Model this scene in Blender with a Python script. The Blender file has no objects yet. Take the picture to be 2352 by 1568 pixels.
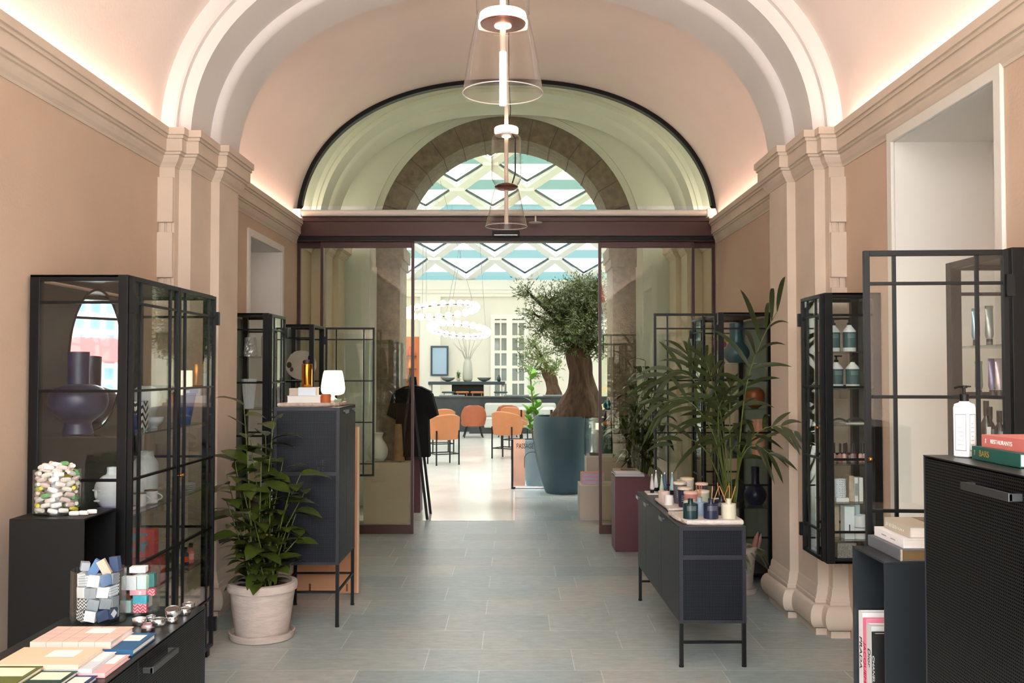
import bpy, bmesh, math, random
from mathutils import Vector, Matrix, Euler
sc = bpy.context.scene
COL = sc.collection
rnd = random.Random(11)
PI = math.pi
R = math.radians

# ------------------------------------------------------------------ camera
F = 2200.0                       # focal length in pixels of a 2352 x 1568 frame
cam_d = bpy.data.cameras.new('camera'); cam = bpy.data.objects.new('camera', cam_d); COL.objects.link(cam)
cam_d.lens = 36.0 * F / 2352; cam_d.sensor_width = 36.0; cam_d.clip_start = .05; cam_d.clip_end = 300
CAM = Vector((0, 0, 1.7))
cam.location = CAM
cam.rotation_euler = (R(90 + 1.718), 0, R(.156))
sc.camera = cam
ROT = cam.rotation_euler.to_matrix()

def ray(u, v):
    return ROT @ Vector(((u - 1176) / F, -(v - 784) / F, -1))
def at(u, v, y):                 # the point at distance y into the hall that is seen in direction u, v
    d = ray(u, v); return CAM + d * (y / d.y)
def on(u, v, z=0.0):             # the point on a level surface at height z
    d = ray(u, v); return CAM + d * ((z - CAM.z) / d.z)

# ------------------------------------------------------------------ materials
def lin(c):
    return tuple(((x / 255) / 12.92 if x / 255 <= .04045 else ((x / 255 + .055) / 1.055) ** 2.4) for x in c) + (1,)
MATS = {}
def mat(name, col, rough=.5, metal=0., spec=.5, emit=None, estr=0., var=0., vscale=8., bump=0., bscale=40., trans=0., coat=0., sheen=0., stretch=None):
    if name in MATS: return MATS[name]
    m = bpy.data.materials.new(name); m.use_nodes = True; MATS[name] = m
    nt = m.node_tree; b = nt.nodes['Principled BSDF']
    b.inputs['Base Color'].default_value = lin(col); b.inputs['Roughness'].default_value = rough
    b.inputs['Metallic'].default_value = metal; b.inputs['Specular IOR Level'].default_value = spec
    b.inputs['Transmission Weight'].default_value = trans; b.inputs['Coat Weight'].default_value = coat
    b.inputs['Sheen Weight'].default_value = sheen
    if emit: b.inputs['Emission Color'].default_value = lin(emit); b.inputs['Emission Strength'].default_value = estr
    if var or bump:
        tc = nt.nodes.new('ShaderNodeTexCoord'); src = tc.outputs['Object']
        if stretch:
            mp = nt.nodes.new('ShaderNodeMapping'); mp.inputs['Scale'].default_value = stretch
            nt.links.new(src, mp.inputs['Vector']); src = mp.outputs['Vector']
    if var:
        n = nt.nodes.new('ShaderNodeTexNoise'); n.inputs['Scale'].default_value = vscale; n.inputs['Detail'].default_value = 6
        nt.links.new(src, n.inputs['Vector'])
        r = nt.nodes.new('ShaderNodeValToRGB')
        lo = tuple(max(0, x * (1 - var)) for x in lin(col)[:3]) + (1,); hi = tuple(min(1, x * (1 + var)) for x in lin(col)[:3]) + (1,)
        r.color_ramp.elements[0].color = lo; r.color_ramp.elements[1].color = hi
        r.color_ramp.elements[0].position = .3; r.color_ramp.elements[1].position = .7
        nt.links.new(n.outputs['Fac'], r.inputs['Fac']); nt.links.new(r.outputs['Color'], b.inputs['Base Color'])
    if bump:
        n2 = nt.nodes.new('ShaderNodeTexNoise'); n2.inputs['Scale'].default_value = bscale; n2.inputs['Detail'].default_value = 5
        nt.links.new(src, n2.inputs['Vector'])
        bp = nt.nodes.new('ShaderNodeBump'); bp.inputs['Strength'].default_value = bump; bp.inputs['Distance'].default_value = .01
        nt.links.new(n2.outputs['Fac'], bp.inputs['Height']); nt.links.new(bp.outputs['Normal'], b.inputs['Normal'])
    return m

def glass(name, tint, refl=.05, power=4., grow=.9, rough=0.):
    """Clear sheet or blown glass: lets light straight through, mirrors more at a glancing angle."""
    m = bpy.data.materials.new(name); m.use_nodes = True; MATS[name] = m
    nt = m.node_tree; nt.nodes.clear()
    o = nt.nodes.new('ShaderNodeOutputMaterial'); mx = nt.nodes.new('ShaderNodeMixShader')
    t = nt.nodes.new('ShaderNodeBsdfTransparent'); t.inputs['Color'].default_value = lin(tint)
    g = nt.nodes.new('ShaderNodeBsdfGlossy'); g.inputs['Roughness'].default_value = rough
    lw = nt.nodes.new('ShaderNodeLayerWeight'); lw.inputs['Blend'].default_value = .5
    p = nt.nodes.new('ShaderNodeMath'); p.operation = 'POWER'; p.inputs[1].default_value = power
    ma = nt.nodes.new('ShaderNodeMath'); ma.operation = 'MULTIPLY_ADD'; ma.inputs[1].default_value = grow; ma.inputs[2].default_value = refl
    ma.use_clamp = True
    nt.links.new(lw.outputs['Facing'], p.inputs[0]); nt.links.new(p.outputs[0], ma.inputs[0])
    nt.links.new(ma.outputs[0], mx.inputs['Fac']); nt.links.new(t.outputs[0], mx.inputs[1]); nt.links.new(g.outputs[0], mx.inputs[2])
    nt.links.new(mx.outputs[0], o.inputs['Surface'])
    return m

def nodes_of(m):
    return m.node_tree, m.node_tree.nodes['Principled BSDF']

# ------------------------------------------------------------------ mesh builder
class B:
    def __init__(s): s.v = []; s.f = []
    def add(s, vs, fs):
        n = len(s.v); s.v += [Vector(v) for v in vs]; s.f += [tuple(i + n for i in f) for f in fs]; return s
    def box(s, x0, x1, y0, y1, z0, z1):
        x0, x1 = min(x0, x1), max(x0, x1); y0, y1 = min(y0, y1), max(y0, y1); z0, z1 = min(z0, z1), max(z0, z1)
        return s.add([(x0,y0,z0),(x1,y0,z0),(x1,y1,z0),(x0,y1,z0),(x0,y0,z1),(x1,y0,z1),(x1,y1,z1),(x0,y1,z1)],
                     [(3,2,1,0),(4,5,6,7),(0,1,5,4),(1,2,6,5),(2,3,7,6),(3,0,4,7)])
    def cbox(s, c, d, M=None):
        x, y, z = (k / 2 for k in d); M = M or Matrix.Identity(3); c = Vector(c)
        P = [(-x,-y,-z),(x,-y,-z),(x,y,-z),(-x,y,-z),(-x,-y,z),(x,-y,z),(x,y,z),(-x,y,z)]
        return s.add([c + M @ Vector(p) for p in P], [(3,2,1,0),(4,5,6,7),(0,1,5,4),(1,2,6,5),(2,3,7,6),(3,0,4,7)])
    def lathe(s, prof, c=(0,0,0), n=32, M=None):
        c = Vector(c); M = M or Matrix.Identity(3); vs = []; fs = []; k = len(prof)
        for r, z in prof:
            for i in range(n):
                a = 2 * PI * i / n; vs.append(c + M @ Vector((r * math.cos(a), r * math.sin(a), z)))
        for j in range(k - 1):
            for i in range(n):
                i2 = (i + 1) % n; fs.append((j*n+i, j*n+i2, (j+1)*n+i2, (j+1)*n+i))
        if prof[0][0] > 1e-5: fs.append(tuple(range(n - 1, -1, -1)))
        if prof[-1][0] > 1e-5: fs.append(tuple((k-1)*n+i for i in range(n)))
        return s.add(vs, fs)
    def shell(s, prof, c=(0,0,0), n=40):       # open lathe without caps
        c = Vector(c); vs = []; fs = []; k = len(prof)
        for r, z in prof:
            for i in range(n):
                a = 2 * PI * i / n; vs.append(c + Vector((r * math.cos(a), r * math.sin(a), z)))
        for j in range(k - 1):
            for i in range(n):
                i2 = (i + 1) % n; fs.append((j*n+i, j*n+i2, (j+1)*n+i2, (j+1)*n+i))
        return s.add(vs, fs)
    def ball(s, c, r, n=16, m=10):
        rx, ry, rz = r if hasattr(r, '__len__') else (r, r, r); c = Vector(c)
        vs = [c + Vector((0,0,-rz))]; fs = []
        for j in range(1, m):
            t = -PI/2 + PI*j/m
            for i in range(n):
                a = 2*PI*i/n; vs.append(c + Vector((rx*math.cos(t)*math.cos(a), ry*math.cos(t)*math.sin(a), rz*math.sin(t))))
        vs.append(c + Vector((0,0,rz))); top = len(vs) - 1
        for i in range(n):
            i2 = (i+1) % n; fs.append((0, 1+i2, 1+i)); fs.append((top, 1+(m-2)*n+i, 1+(m-2)*n+i2))
        for j in range(m-2):
            for i in range(n):
                i2 = (i+1) % n; fs.append((1+j*n+i, 1+j*n+i2, 1+(j+1)*n+i2, 1+(j+1)*n+i))
        return s.add(vs, fs)
    def tube(s, pts, r, n=8, cap=True):
        pts = [Vector(p) for p in pts]; k = len(pts); rs = r if hasattr(r, '__len__') else [r] * k
        vs = []; fs = []; ref = None
        for j in range(k):
            d = (pts[min(j+1,k-1)] - pts[max(j-1,0)]).normalized()
            if ref is None: ref = Vector((1,0,0)) if abs(d.x) < .8 else Vector((0,1,0))
            a = (ref - d * ref.dot(d)).normalized(); ref = a; b = d.cross(a)
            for i in range(n):
                t = 2*PI*i/n; vs.append(pts[j] + (a*math.cos(t) + b*math.sin(t)) * rs[j])
        for j in range(k-1):
            for i in range(n):
                i2 = (i+1) % n; fs.append((j*n+i, j*n+i2, (j+1)*n+i2, (j+1)*n+i))
        if cap: fs.append(tuple(range(n-1,-1,-1))); fs.append(tuple((k-1)*n+i for i in range(n)))
        return s.add(vs, fs)
    def bar(s, p0, p1, w, h=None):             # square bar between two points
        p0 = Vector(p0); p1 = Vector(p1); h = h or w; d = (p1 - p0); L = d.length; d.normalize()
        up = Vector((0,0,1)) if abs(d.z) < .95 else Vector((0,1,0))
        x = d.cross(up).normalized(); z = x.cross(d)
        M = Matrix((x, d, z)).transposed()
        return s.cbox((p0 + p1) / 2, (w, L, h), M)
    def prism(s, poly, z0, z1, T=None):        # polygon in x,y pushed from z0 to z1
        n = len(poly); T = T or (lambda p: p)
        vs = [T(Vector((x, y, z0))) for x, y in poly] + [T(Vector((x, y, z1))) for x, y in poly]
        fs = [tuple(range(n-1,-1,-1)), tuple(range(n, 2*n))] + [(i, (i+1) % n, n+(i+1) % n, n+i) for i in range(n)]
        return s.add(vs, fs)
    def grid(s, rows, close=False):
        k = len(rows); n = len(rows[0]); vs = [p for r in rows for p in r]; fs = []
        for j in range(k-1):
            for i in range(n if close else n-1):
                i2 = (i+1) % n; fs.append((j*n+i, j*n+i2, (j+1)*n+i2, (j+1)*n+i))
        return s.add(vs, fs)
    def quad(s, a, b, c, d): return s.add([a, b, c, d], [(0,1,2,3)])
    def build(s, name, m, parent=None, smooth=False, bevel=0., loc=None, fix=False):
        me = bpy.data.meshes.new(name); me.from_pydata([tuple(v) for v in s.v], [], s.f)
        if fix:
            bm = bmesh.new(); bm.from_mesh(me); bmesh.ops.recalc_face_normals(bm, faces=bm.faces); bm.to_mesh(me); bm.free()
        me.materials.append(m)
        if smooth:
            me.polygons.foreach_set('use_smooth', [True] * len(me.polygons)); me.set_sharp_from_angle(angle=R(38))
        o = bpy.data.objects.new(name, me); COL.objects.link(o)
        if parent: o.parent = parent
        if loc is not None: o.location = loc
        if bevel:
            md = o.modifiers.new('bevel', 'BEVEL'); md.width = bevel; md.segments = 2; md.limit_method = 'ANGLE'; md.angle_limit = R(40)
        return o

def props(o, label, cat, group=None, kind=None):
    o['label'] = label; o['category'] = cat
    if group: o['group'] = group
    if kind: o['kind'] = kind
    return o
def thing(name, label, cat, loc=(0,0,0), rz=0, group=None):
    o = bpy.data.objects.new(name, None); COL.objects.link(o); o.empty_display_size = .05
    o.location = loc; o.rotation_euler = (0, 0, rz)
    return props(o, label, cat, group)
def solid(name, b, m, label, cat, loc=(0,0,0), rz=0, group=None, smooth=False, bevel=0., rot=None):
    o = b.build(name, m, None, smooth, bevel, loc); o.rotation_euler = rot if rot is not None else (0, 0, rz)
    return props(o, label, cat, group)
def struct(name, b, m, smooth=False, fix=False, bevel=0.):
    o = b.build(name, m, None, smooth, bevel, fix=fix); o['kind'] = 'structure'; return o
KIDS = {}
def kids(o): return [c for c in o.children]
def dup(o, loc=None, rz=None, label=None, group=None, parent=None):
    c = o.copy(); COL.objects.link(c)
    if parent: c.parent = parent
    if loc is not None: c.location = loc
    if rz is not None: c.rotation_euler = (0, 0, rz)
    if label: c['label'] = label
    if group: c['group'] = group
    for ch in kids(o): dup(ch, parent=c)
    return c
def text(body, size, org, xdir, updir, m, parent=None, name='title', align='LEFT', depth=.0006, font_x=1.):
    cu = bpy.data.curves.new('t', 'FONT'); cu.body = body; cu.size = size; cu.align_x = align; cu.align_y = 'CENTER'; cu.extrude = depth
    to = bpy.data.objects.new('t', cu); COL.objects.link(to)
    dg = bpy.context.evaluated_depsgraph_get(); me = bpy.data.meshes.new_from_object(to.evaluated_get(dg))
    bpy.data.objects.remove(to); bpy.data.curves.remove(cu)
    x = Vector(xdir).normalized(); y = Vector(updir).normalized(); z = x.cross(y)
    M = Matrix((x * font_x, y, z)).transposed().to_4x4(); M.translation = Vector(org)
    me.transform(M); me.materials.clear(); me.materials.append(m); me.name = name
    o = bpy.data.objects.new(name, me); COL.objects.link(o)
    if parent: o.parent = parent
    return o
def rotm(rx=0, ry=0, rz=0): return Euler((rx, ry, rz)).to_matrix()

def leaf_b(b, base, d, side, L, W, droop=.2, fold=.15, n=5, tip=1.6):
    """one leaf blade with a midrib fold: base point, direction, side vector"""
    d = Vector(d).normalized(); side = Vector(side); side = (side - d * side.dot(d)).normalized(); up = side.cross(d)
    if up.z < 0: up = -up; side = -side
    rows = []
    for i in range(n):
        t = i / (n - 1); w = W * .5 * (math.sin(PI * min(.999, t ** .8 * .93 + .04)) ** .8) * (1 if i < n - 1 else .1)
        c = Vector(base) + d * (L * t) - Vector((0,0,1)) * (droop * L * t * t)
        rows.append([c - side * w + up * (w * fold), c, c + side * w + up * (w * fold)])
    b.grid(rows)
# ------------------------------------------------------------------ palette
M_wall = mat('beige_plaster', (210, 184, 162), .85, var=.07, vscale=1.3, bump=.12, bscale=60)
M_vault = mat('cream_plaster', (239, 228, 222), .9, var=.04, vscale=1.1, bump=.10, bscale=50)
M_rib = mat('white_plaster', (236, 232, 230), .85, bump=.05, bscale=60)
M_trim = mat('pale_beige_trim', (221, 203, 186), .8, var=.05, vscale=3, bump=.08, bscale=80)
M_white = mat('white_paint', (232, 228, 220), .5)
M_pvault = mat('passage_plaster', (238, 241, 238), .9, bump=.08, bscale=50)
M_stone = mat('granite', (126, 112, 98), .8, var=.30, vscale=16, bump=.4, bscale=45)
M_plum = mat('plum_brown_metal', (74, 46, 43), .35, metal=.2)
M_black = mat('black_steel', (8, 8, 9), .42, spec=.3)
M_blackw = mat('black_powder_coat', (8, 8, 9), .5, spec=.35)
M_dark = mat('dark_steel_panel', (44, 47, 47), .5)
M_brass = mat('brass', (160, 112, 62), .25, metal=1)
M_chrome = mat('brushed_aluminium', (205, 205, 205), .25, metal=1)
M_mirror = mat('mirror_glass', (240, 244, 246), .02, metal=1)
M_ink = mat('black_ink', (18, 18, 20), .6)
M_inkw = mat('white_ink', (240, 240, 238), .6)
M_gold = mat('gold_ink', (205, 170, 90), .4, metal=.6)
M_paper = mat('white_paper', (240, 238, 234), .7)
M_page = mat('page_block', (232, 228, 222), .8, var=.06, vscale=3, stretch=(1, 1, 300))
M_soil = mat('potting_bark', (72, 40, 32), .95, var=.5, vscale=60, bump=1, bscale=90)
M_clay = mat('pale_clay', (200, 184, 174), .85, var=.13, vscale=9, bump=.3, bscale=30, stretch=(1, 1, 4))
M_leaf = mat('glossy_leaf', (66, 80, 30), .28, var=.35, vscale=5, coat=.1)
M_palm = mat('palm_leaf', (50, 60, 28), .45, var=.4, vscale=4)
M_stem = mat('plant_stem', (92, 104, 44), .6, var=.25, vscale=10)
M_peach = mat('peach_board', (206, 150, 112), .7, var=.04)
M_edge = mat('board_edge', (226, 196, 160), .7)
M_plumbox = mat('plum_lacquer', (96, 50, 58), .5)
M_taupe = mat('taupe_lacquer', (196, 180, 166), .6)
M_taupe2 = mat('pale_taupe_lacquer', (222, 208, 192), .6)
M_cobalt = mat('cobalt_ceramic', (11, 22, 60), .38)
M_teal = mat('teal_ceramic', (30, 82, 92), .35)
M_wcer = mat('white_ceramic', (228, 230, 232), .4)
M_lamp = mat('opal_lamp_glass', (255, 238, 215), .4, emit=(255, 226, 190), estr=1.3)
M_ring = mat('lamp_ring', (255, 235, 215), .4, emit=(255, 222, 190), estr=6.)
M_globe = mat('globe_lamp', (255, 248, 240), .4, emit=(255, 246, 235), estr=3.)
M_copperp = mat('copper_brown_metal', (140, 84, 66), .3, metal=.7)
M_rope = mat('lamp_cable', (40, 34, 34), .6)
M_slabst = mat('pink_travertine', (196, 176, 164), .7, var=.2, vscale=25, bump=.8, bscale=60)
G_vit = glass('vitrine_glass', (252, 254, 253), refl=.05)
G_shelf = glass('shelf_glass', (242, 249, 246), refl=.06)
G_door = glass('door_glass', (248, 250, 240), refl=.05, grow=.5)
G_fan = glass('fanlight_glass', (247, 249, 238), refl=.03, grow=.4)
G_pend = glass('blown_glass', (253, 250, 248), refl=.045, power=2.4, grow=1.)
G_jar = glass('jar_glass', (250, 252, 252), refl=.05, power=4, grow=.6)
G_roofteal = glass('teal_roof_glass', (42, 58, 58), refl=.05)
G_roof = glass('clear_roof_glass', (116, 120, 121), refl=.02, grow=.3)

# slate floor: long courses across the hall, light joints, every slab its own tone
M_floor = mat('slate_paving', (140, 146, 144), .33, spec=.5)
nt, b = nodes_of(M_floor)
tc = nt.nodes.new('ShaderNodeTexCoord')
mp = nt.nodes.new('ShaderNodeMapping'); mp.inputs['Location'].default_value = (.20, -5.484 + .413 * 40, 0)
nt.links.new(tc.outputs['Object'], mp.inputs['Vector'])
br = nt.nodes.new('ShaderNodeTexBrick'); br.offset = .37; br.offset_frequency = 2; br.squash = .8; br.squash_frequency = 3
br.inputs['Scale'].default_value = 1; br.inputs['Brick Width'].default_value = .86; br.inputs['Row Height'].default_value = .413
br.inputs['Mortar Size'].default_value = .0035; br.inputs['Mortar Smooth'].default_value = .3; br.inputs['Bias'].default_value = 0
br.inputs['Color1'].default_value = lin((178, 188, 190)); br.inputs['Color2'].default_value = lin((204, 206, 204)); br.inputs['Mortar'].default_value = lin((226, 230, 228))
nt.links.new(mp.outputs['Vector'], br.inputs['Vector'])
mp2 = nt.nodes.new('ShaderNodeMapping'); mp2.inputs['Scale'].default_value = (1, 3, 1); nt.links.new(tc.outputs['Object'], mp2.inputs['Vector'])
no = nt.nodes.new('ShaderNodeTexNoise'); no.inputs['Scale'].default_value = 9; no.inputs['Detail'].default_value = 8; no.inputs['Roughness'].default_value = .7
nt.links.new(mp2.outputs['Vector'], no.inputs['Vector'])
no2 = nt.nodes.new('ShaderNodeTexNoise'); no2.inputs['Scale'].default_value = 1.1; no2.inputs['Detail'].default_value = 3
nt.links.new(tc.outputs['Object'], no2.inputs['Vector'])
rp = nt.nodes.new('ShaderNodeValToRGB'); rp.color_ramp.elements[0].position = .25; rp.color_ramp.elements[1].position = .8
rp.color_ramp.elements[0].color = (.62, .62, .62, 1); rp.color_ramp.elements[1].color = (1.25, 1.25, 1.25, 1); nt.links.new(no.outputs['Fac'], rp.inputs['Fac'])
rp2 = nt.nodes.new('ShaderNodeValToRGB'); rp2.color_ramp.elements[0].color = lin((222, 242, 244)); rp2.color_ramp.elements[1].color = lin((255, 248, 240))
rp2.color_ramp.elements[0].position = .38; rp2.color_ramp.elements[1].position = .62; nt.links.new(no2.outputs['Fac'], rp2.inputs['Fac'])
mA = nt.nodes.new('ShaderNodeMixRGB'); mA.blend_type = 'MULTIPLY'; mA.inputs['Fac'].default_value = .8
mB = nt.nodes.new('ShaderNodeMixRGB'); mB.blend_type = 'MULTIPLY'; mB.inputs['Fac'].default_value = .8
nt.links.new(br.outputs['Color'], mA.inputs['Color1']); nt.links.new(rp.outputs['Color'], mA.inputs['Color2'])
nt.links.new(mA.outputs['Color'], mB.inputs['Color1']); nt.links.new(rp2.outputs['Color'], mB.inputs['Color2'])
nt.links.new(mB.outputs['Color'], b.inputs['Base Color'])
bp = nt.nodes.new('ShaderNodeBump'); bp.inputs['Strength'].default_value = .25; bp.inputs['Distance'].default_value = .01
nt.links.new(no.outputs['Fac'], bp.inputs['Height']); nt.links.new(bp.outputs['Normal'], b.inputs['Normal'])

M_pale = mat('polished_pale_stone', (226, 222, 214), .16, var=.05, vscale=2)

def perforated(name, base, hole, pitch=.0105, duty=.52):
    """powder-coated sheet punched with a square grid of small holes (dark where one looks in)"""
    m = mat(name, base, .42, metal=.25); nt, b = nodes_of(m)
    tc = nt.nodes.new('ShaderNodeTexCoord'); sp = nt.nodes.new('ShaderNodeSeparateXYZ'); nt.links.new(tc.outputs['Object'], sp.inputs[0])
    ge = nt.nodes.new('ShaderNodeNewGeometry')
    vt = nt.nodes.new('ShaderNodeVectorTransform'); vt.vector_type = 'NORMAL'; vt.convert_from = 'WORLD'; vt.convert_to = 'OBJECT'
    nt.links.new(ge.outputs['True Normal'], vt.inputs[0])
    sn = nt.nodes.new('ShaderNodeSeparateXYZ'); nt.links.new(vt.outputs[0], sn.inputs[0])
    def math_(op, a, bb=None):
        n = nt.nodes.new('ShaderNodeMath'); n.operation = op
        for i, x in enumerate((a, bb)):
            if x is None: continue
            if isinstance(x, (int, float)): n.inputs[i].default_value = x
            else: nt.links.new(x, n.inputs[i])
        return n.outputs[0]
    def hole1(c, nrm):
        f = math_('FRACT', math_('ADD', math_('DIVIDE', c, pitch), 1000.0))
        inside = math_('LESS_THAN', f, duty)
        facing = math_('GREATER_THAN', math_('ABSOLUTE', nrm), .7)
        return math_('MAXIMUM', inside, facing)          # along the sheet's own normal nothing repeats
    h = math_('MULTIPLY', math_('MULTIPLY', hole1(sp.outputs[0], sn.outputs[0]), hole1(sp.outputs[1], sn.outputs[1])), hole1(sp.outputs[2], sn.outputs[2]))
    mx = nt.nodes.new('ShaderNodeMixRGB'); mx.inputs['Color1'].default_value = lin(base); mx.inputs['Color2'].default_value = lin(hole)
    nt.links.new(h, mx.inputs['Fac']); nt.links.new(mx.outputs['Color'], b.inputs['Base Color'])
    sp2 = math_('MULTIPLY', math_('SUBTRACT', 1.0, h), .5); nt.links.new(sp2, b.inputs['Specular IOR Level'])
    return m
M_perf = perforated('perforated_steel', (27, 30, 40), (4, 5, 6), pitch=.0082, duty=.55)
M_perfk = perforated('black_perforated_steel', (14, 14, 15), (3, 3, 3), pitch=.0085)

def stripes(name, c1, c2, scale, axis='Z', zig=0., rough=.6):
    """printed stripes or zigzag in object space"""
    m = mat(name, c1, rough); nt, b = nodes_of(m)
    tc = nt.nodes.new('ShaderNodeTexCoord'); sp = nt.nodes.new('ShaderNodeSeparateXYZ'); nt.links.new(tc.outputs['Object'], sp.inputs[0])
    def mt(op, a, bb):
        n = nt.nodes.new('ShaderNodeMath'); n.operation = op
        for i, x in enumerate((a, bb)):
            if isinstance(x, (int, float)): n.inputs[i].default_value = x
            else: nt.links.new(x, n.inputs[i])
        return n.outputs[0]
    k = {'X': 0, 'Y': 1, 'Z': 2}[axis]; other = 0 if k == 2 else 2
    s = mt('MULTIPLY', sp.outputs[k], scale)
    if zig:
        pp = mt('PINGPONG', mt('MULTIPLY', mt('ADD', sp.outputs[0], sp.outputs[1]), scale * zig), 1.0); s = mt('ADD', s, mt('MULTIPLY', pp, .9))
    h = mt('LESS_THAN', mt('FRACT', mt('ADD', s, 100.0), 0), .45)
    mx = nt.nodes.new('ShaderNodeMixRGB'); mx.inputs['Color1'].default_value = lin(c1); mx.inputs['Color2'].default_value = lin(c2)
    nt.links.new(h, mx.inputs['Fac']); nt.links.new(mx.outputs['Color'], b.inputs['Base Color'])
    return m
# ================================================================== THE SETTING
XL, XR = -2.30, 2.13             # hall side walls
CX = (XL + XR) / 2; HA = (XR - XL) / 2
Y0, YP, YD = -2.6, 6.16, 9.95    # hall front, pilasters, sliding doors
ZS, NEXP = 3.156, 2.28
LPATH = [(XL, Y0), (XL, YP), (XL+.10, YP), (XL+.10, YP+.08), (XL+.18, YP+.08), (XL+.18, 6.65), (XL+.24, 6.65), (XL+.24, 7.10), (XL+.02, 7.10), (XL+.02, YD-.02)]
RPATH = [(XR, Y0), (XR, YP), (XR-.10, YP), (XR-.10, YP+.08), (XR-.17, YP+.08), (XR-.17, 6.66), (XR-.23, 6.66), (XR-.23, 7.11), (XR-.03, 7.11), (XR-.03, YD-.02)]

def offset(path, d, sgn):
    out = []; n = len(path)
    for i, (x, y) in enumerate(path):
        ds = []
        if i > 0: ds.append(Vector((x - path[i-1][0], y - path[i-1][1])).normalized())
        if i < n - 1: ds.append(Vector((path[i+1][0] - x, path[i+1][1] - y)).normalized())
        ns = [Vector((v.y, -v.x)) * sgn for v in ds]
        m = sum(ns, Vector((0, 0)))
        m = m / m.dot(ns[0]) if len(ns) == 2 else m
        out.append((x + m.x * d, y + m.y * d))
    return out
def sweep(path, prof, sgn):
    b = B(); cols = []
    offs = [(offset(path, d, sgn), z) for d, z in prof]
    rows = [[Vector((p[i][0], p[i][1], z)) for i in range(len(path))] for p, z in offs]
    return b.grid(rows)

# walls, floor
def wall(name, xa, xb, segs):
    b = B()
    for y0, y1, z0, z1 in segs: b.box(xa, xb, y0, y1, z0, z1)
    return struct(name, b, M_wall)
NL = (8.17, 9.31, .9, 2.86); NR = (4.19, 5.355, .86, 2.99)
wall('wall_left', XL - .7, XL, [(Y0, 7.1, 0, 3.2)])
b = B()
for y0, y1, z0, z1 in [(7.1, NL[0], 0, 3.2), (NL[1], 12.05, 0, 3.2), (NL[0], NL[1], 0, NL[2]), (NL[0], NL[1], NL[3], 3.2)]:
    b.box(XL - .7, XL + .02, y0, y1, z0, z1)
struct('wall_left_far', b, M_wall)
b = B()
for y0, y1, z0, z1 in [(Y0, NR[0], 0, 3.2), (NR[1], 7.11, 0, 3.2), (NR[0], NR[1], 0, NR[2]), (NR[0], NR[1], NR[3], 3.2)]:
    b.box(XR, XR + .8, y0, y1, z0, z1)
struct('wall_right', b, M_wall)
struct('wall_right_far', B().box(XR - .03, XR + .8, 7.11, 12.05, 0, 3.2), M_wall)
# pilasters (solid cores), quoin blocks
for sgn, path, nm in ((1, LPATH, 'left'), (-1, RPATH, 'right')):
    poly = [(x, y) for x, y in path[1:9]]
    if sgn < 0: poly = poly[::-1]
    poly = poly + ([(XL - .05, 7.10), (XL - .05, YP)] if sgn > 0 else [(XR + .05, YP), (XR + .05, 7.11)])
    b = B(); b.prism(poly, 0, 3.2)
    struct('pilaster_' + nm, b, M_trim, fix=True)
    b = B(); xa = XL if sgn > 0 else XR
    for k in range(-1, 7):
        zt = 2.945 - .357 * k
        if k < 0: continue
        b.box(xa - .01 * sgn, xa + .098 * sgn, YP - .030, YP + .01, zt - .292, zt)
        b.box(xa + .012 * sgn, xa + .04 * sgn, YP - .012, YP + .01, zt - .357, zt - .292)
        b.box(xa + .055 * sgn, xa + .085 * sgn, YP - .012, YP + .01, zt - .357, zt - .292)
    struct('trim_quoins_' + nm, b, M_trim, bevel=.003)
    corn = [(0, 3.015), (.006, 3.015), (.012, 3.028), (.026, 3.043), (.04, 3.068), (.042, 3.085), (.055, 3.088), (.056, 3.102), (.070, 3.104), (.070, 3.203), (.092, 3.207), (.092, 3.252), (.080, 3.252), (.080, 3.185), (0, 3.185)]
    struct('cornice_' + nm, sweep(path, corn, sgn), M_trim, fix=False)
    base = [(0, .315), (.008, .300), (.012, .262), (.02, .248), (.02, .236), (.028, .228), (.028, .206)] + [(.02 + .05 * math.cos(t), .125 + .08 * math.sin(t)) for t in [PI/2 - PI * i / 10 for i in range(11)]] + [(.03, .045), (.022, .045), (.022, 0)]
    o = struct('baseboard_' + nm, sweep(path[1:9] if sgn > 0 else path[1:9], base, sgn), M_trim, smooth=True)

# niche linings and their white frames
def niche(name, side, y0, y1, z0, z1, xw, depth, fr):
    s = -1 if side == 'L' else 1; b = B(); xb = xw + s * depth; t = .012
    b.box(xw, xb, y0, y0 + t, z0, z1); b.box(xw, xb, y1 - t, y1, z0, z1)
    b.box(xw, xb, y0, y1, z1 - t, z1); b.box(xw, xb, y0, y1, z0, z0 + t); b.box(xb, xb - s * t, y0, y1, z0, z1)
    struct('window_recess_' + name, b, mat('recess_paint', (236, 232, 226), .7))
    b = B(); f = -s * .02
    b.box(xw, xw + f, y0 - fr, y0 + .01, z0 - fr, z1 + fr); b.box(xw, xw + f, y1 - .01, y1 + fr, z0 - fr, z1 + fr)
    b.box(xw, xw + f, y0, y1, z1 - .01, z1 + fr); b.box(xw, xw + f, y0, y1, z0 - fr, z0 + .01)
    struct('trim_' + name, b, M_white, bevel=.004)
niche('niche_left', 'L', *NL, XL + .02, .5, .055)
niche('niche_right', 'R', *NR, XR, .56, .055)

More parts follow.
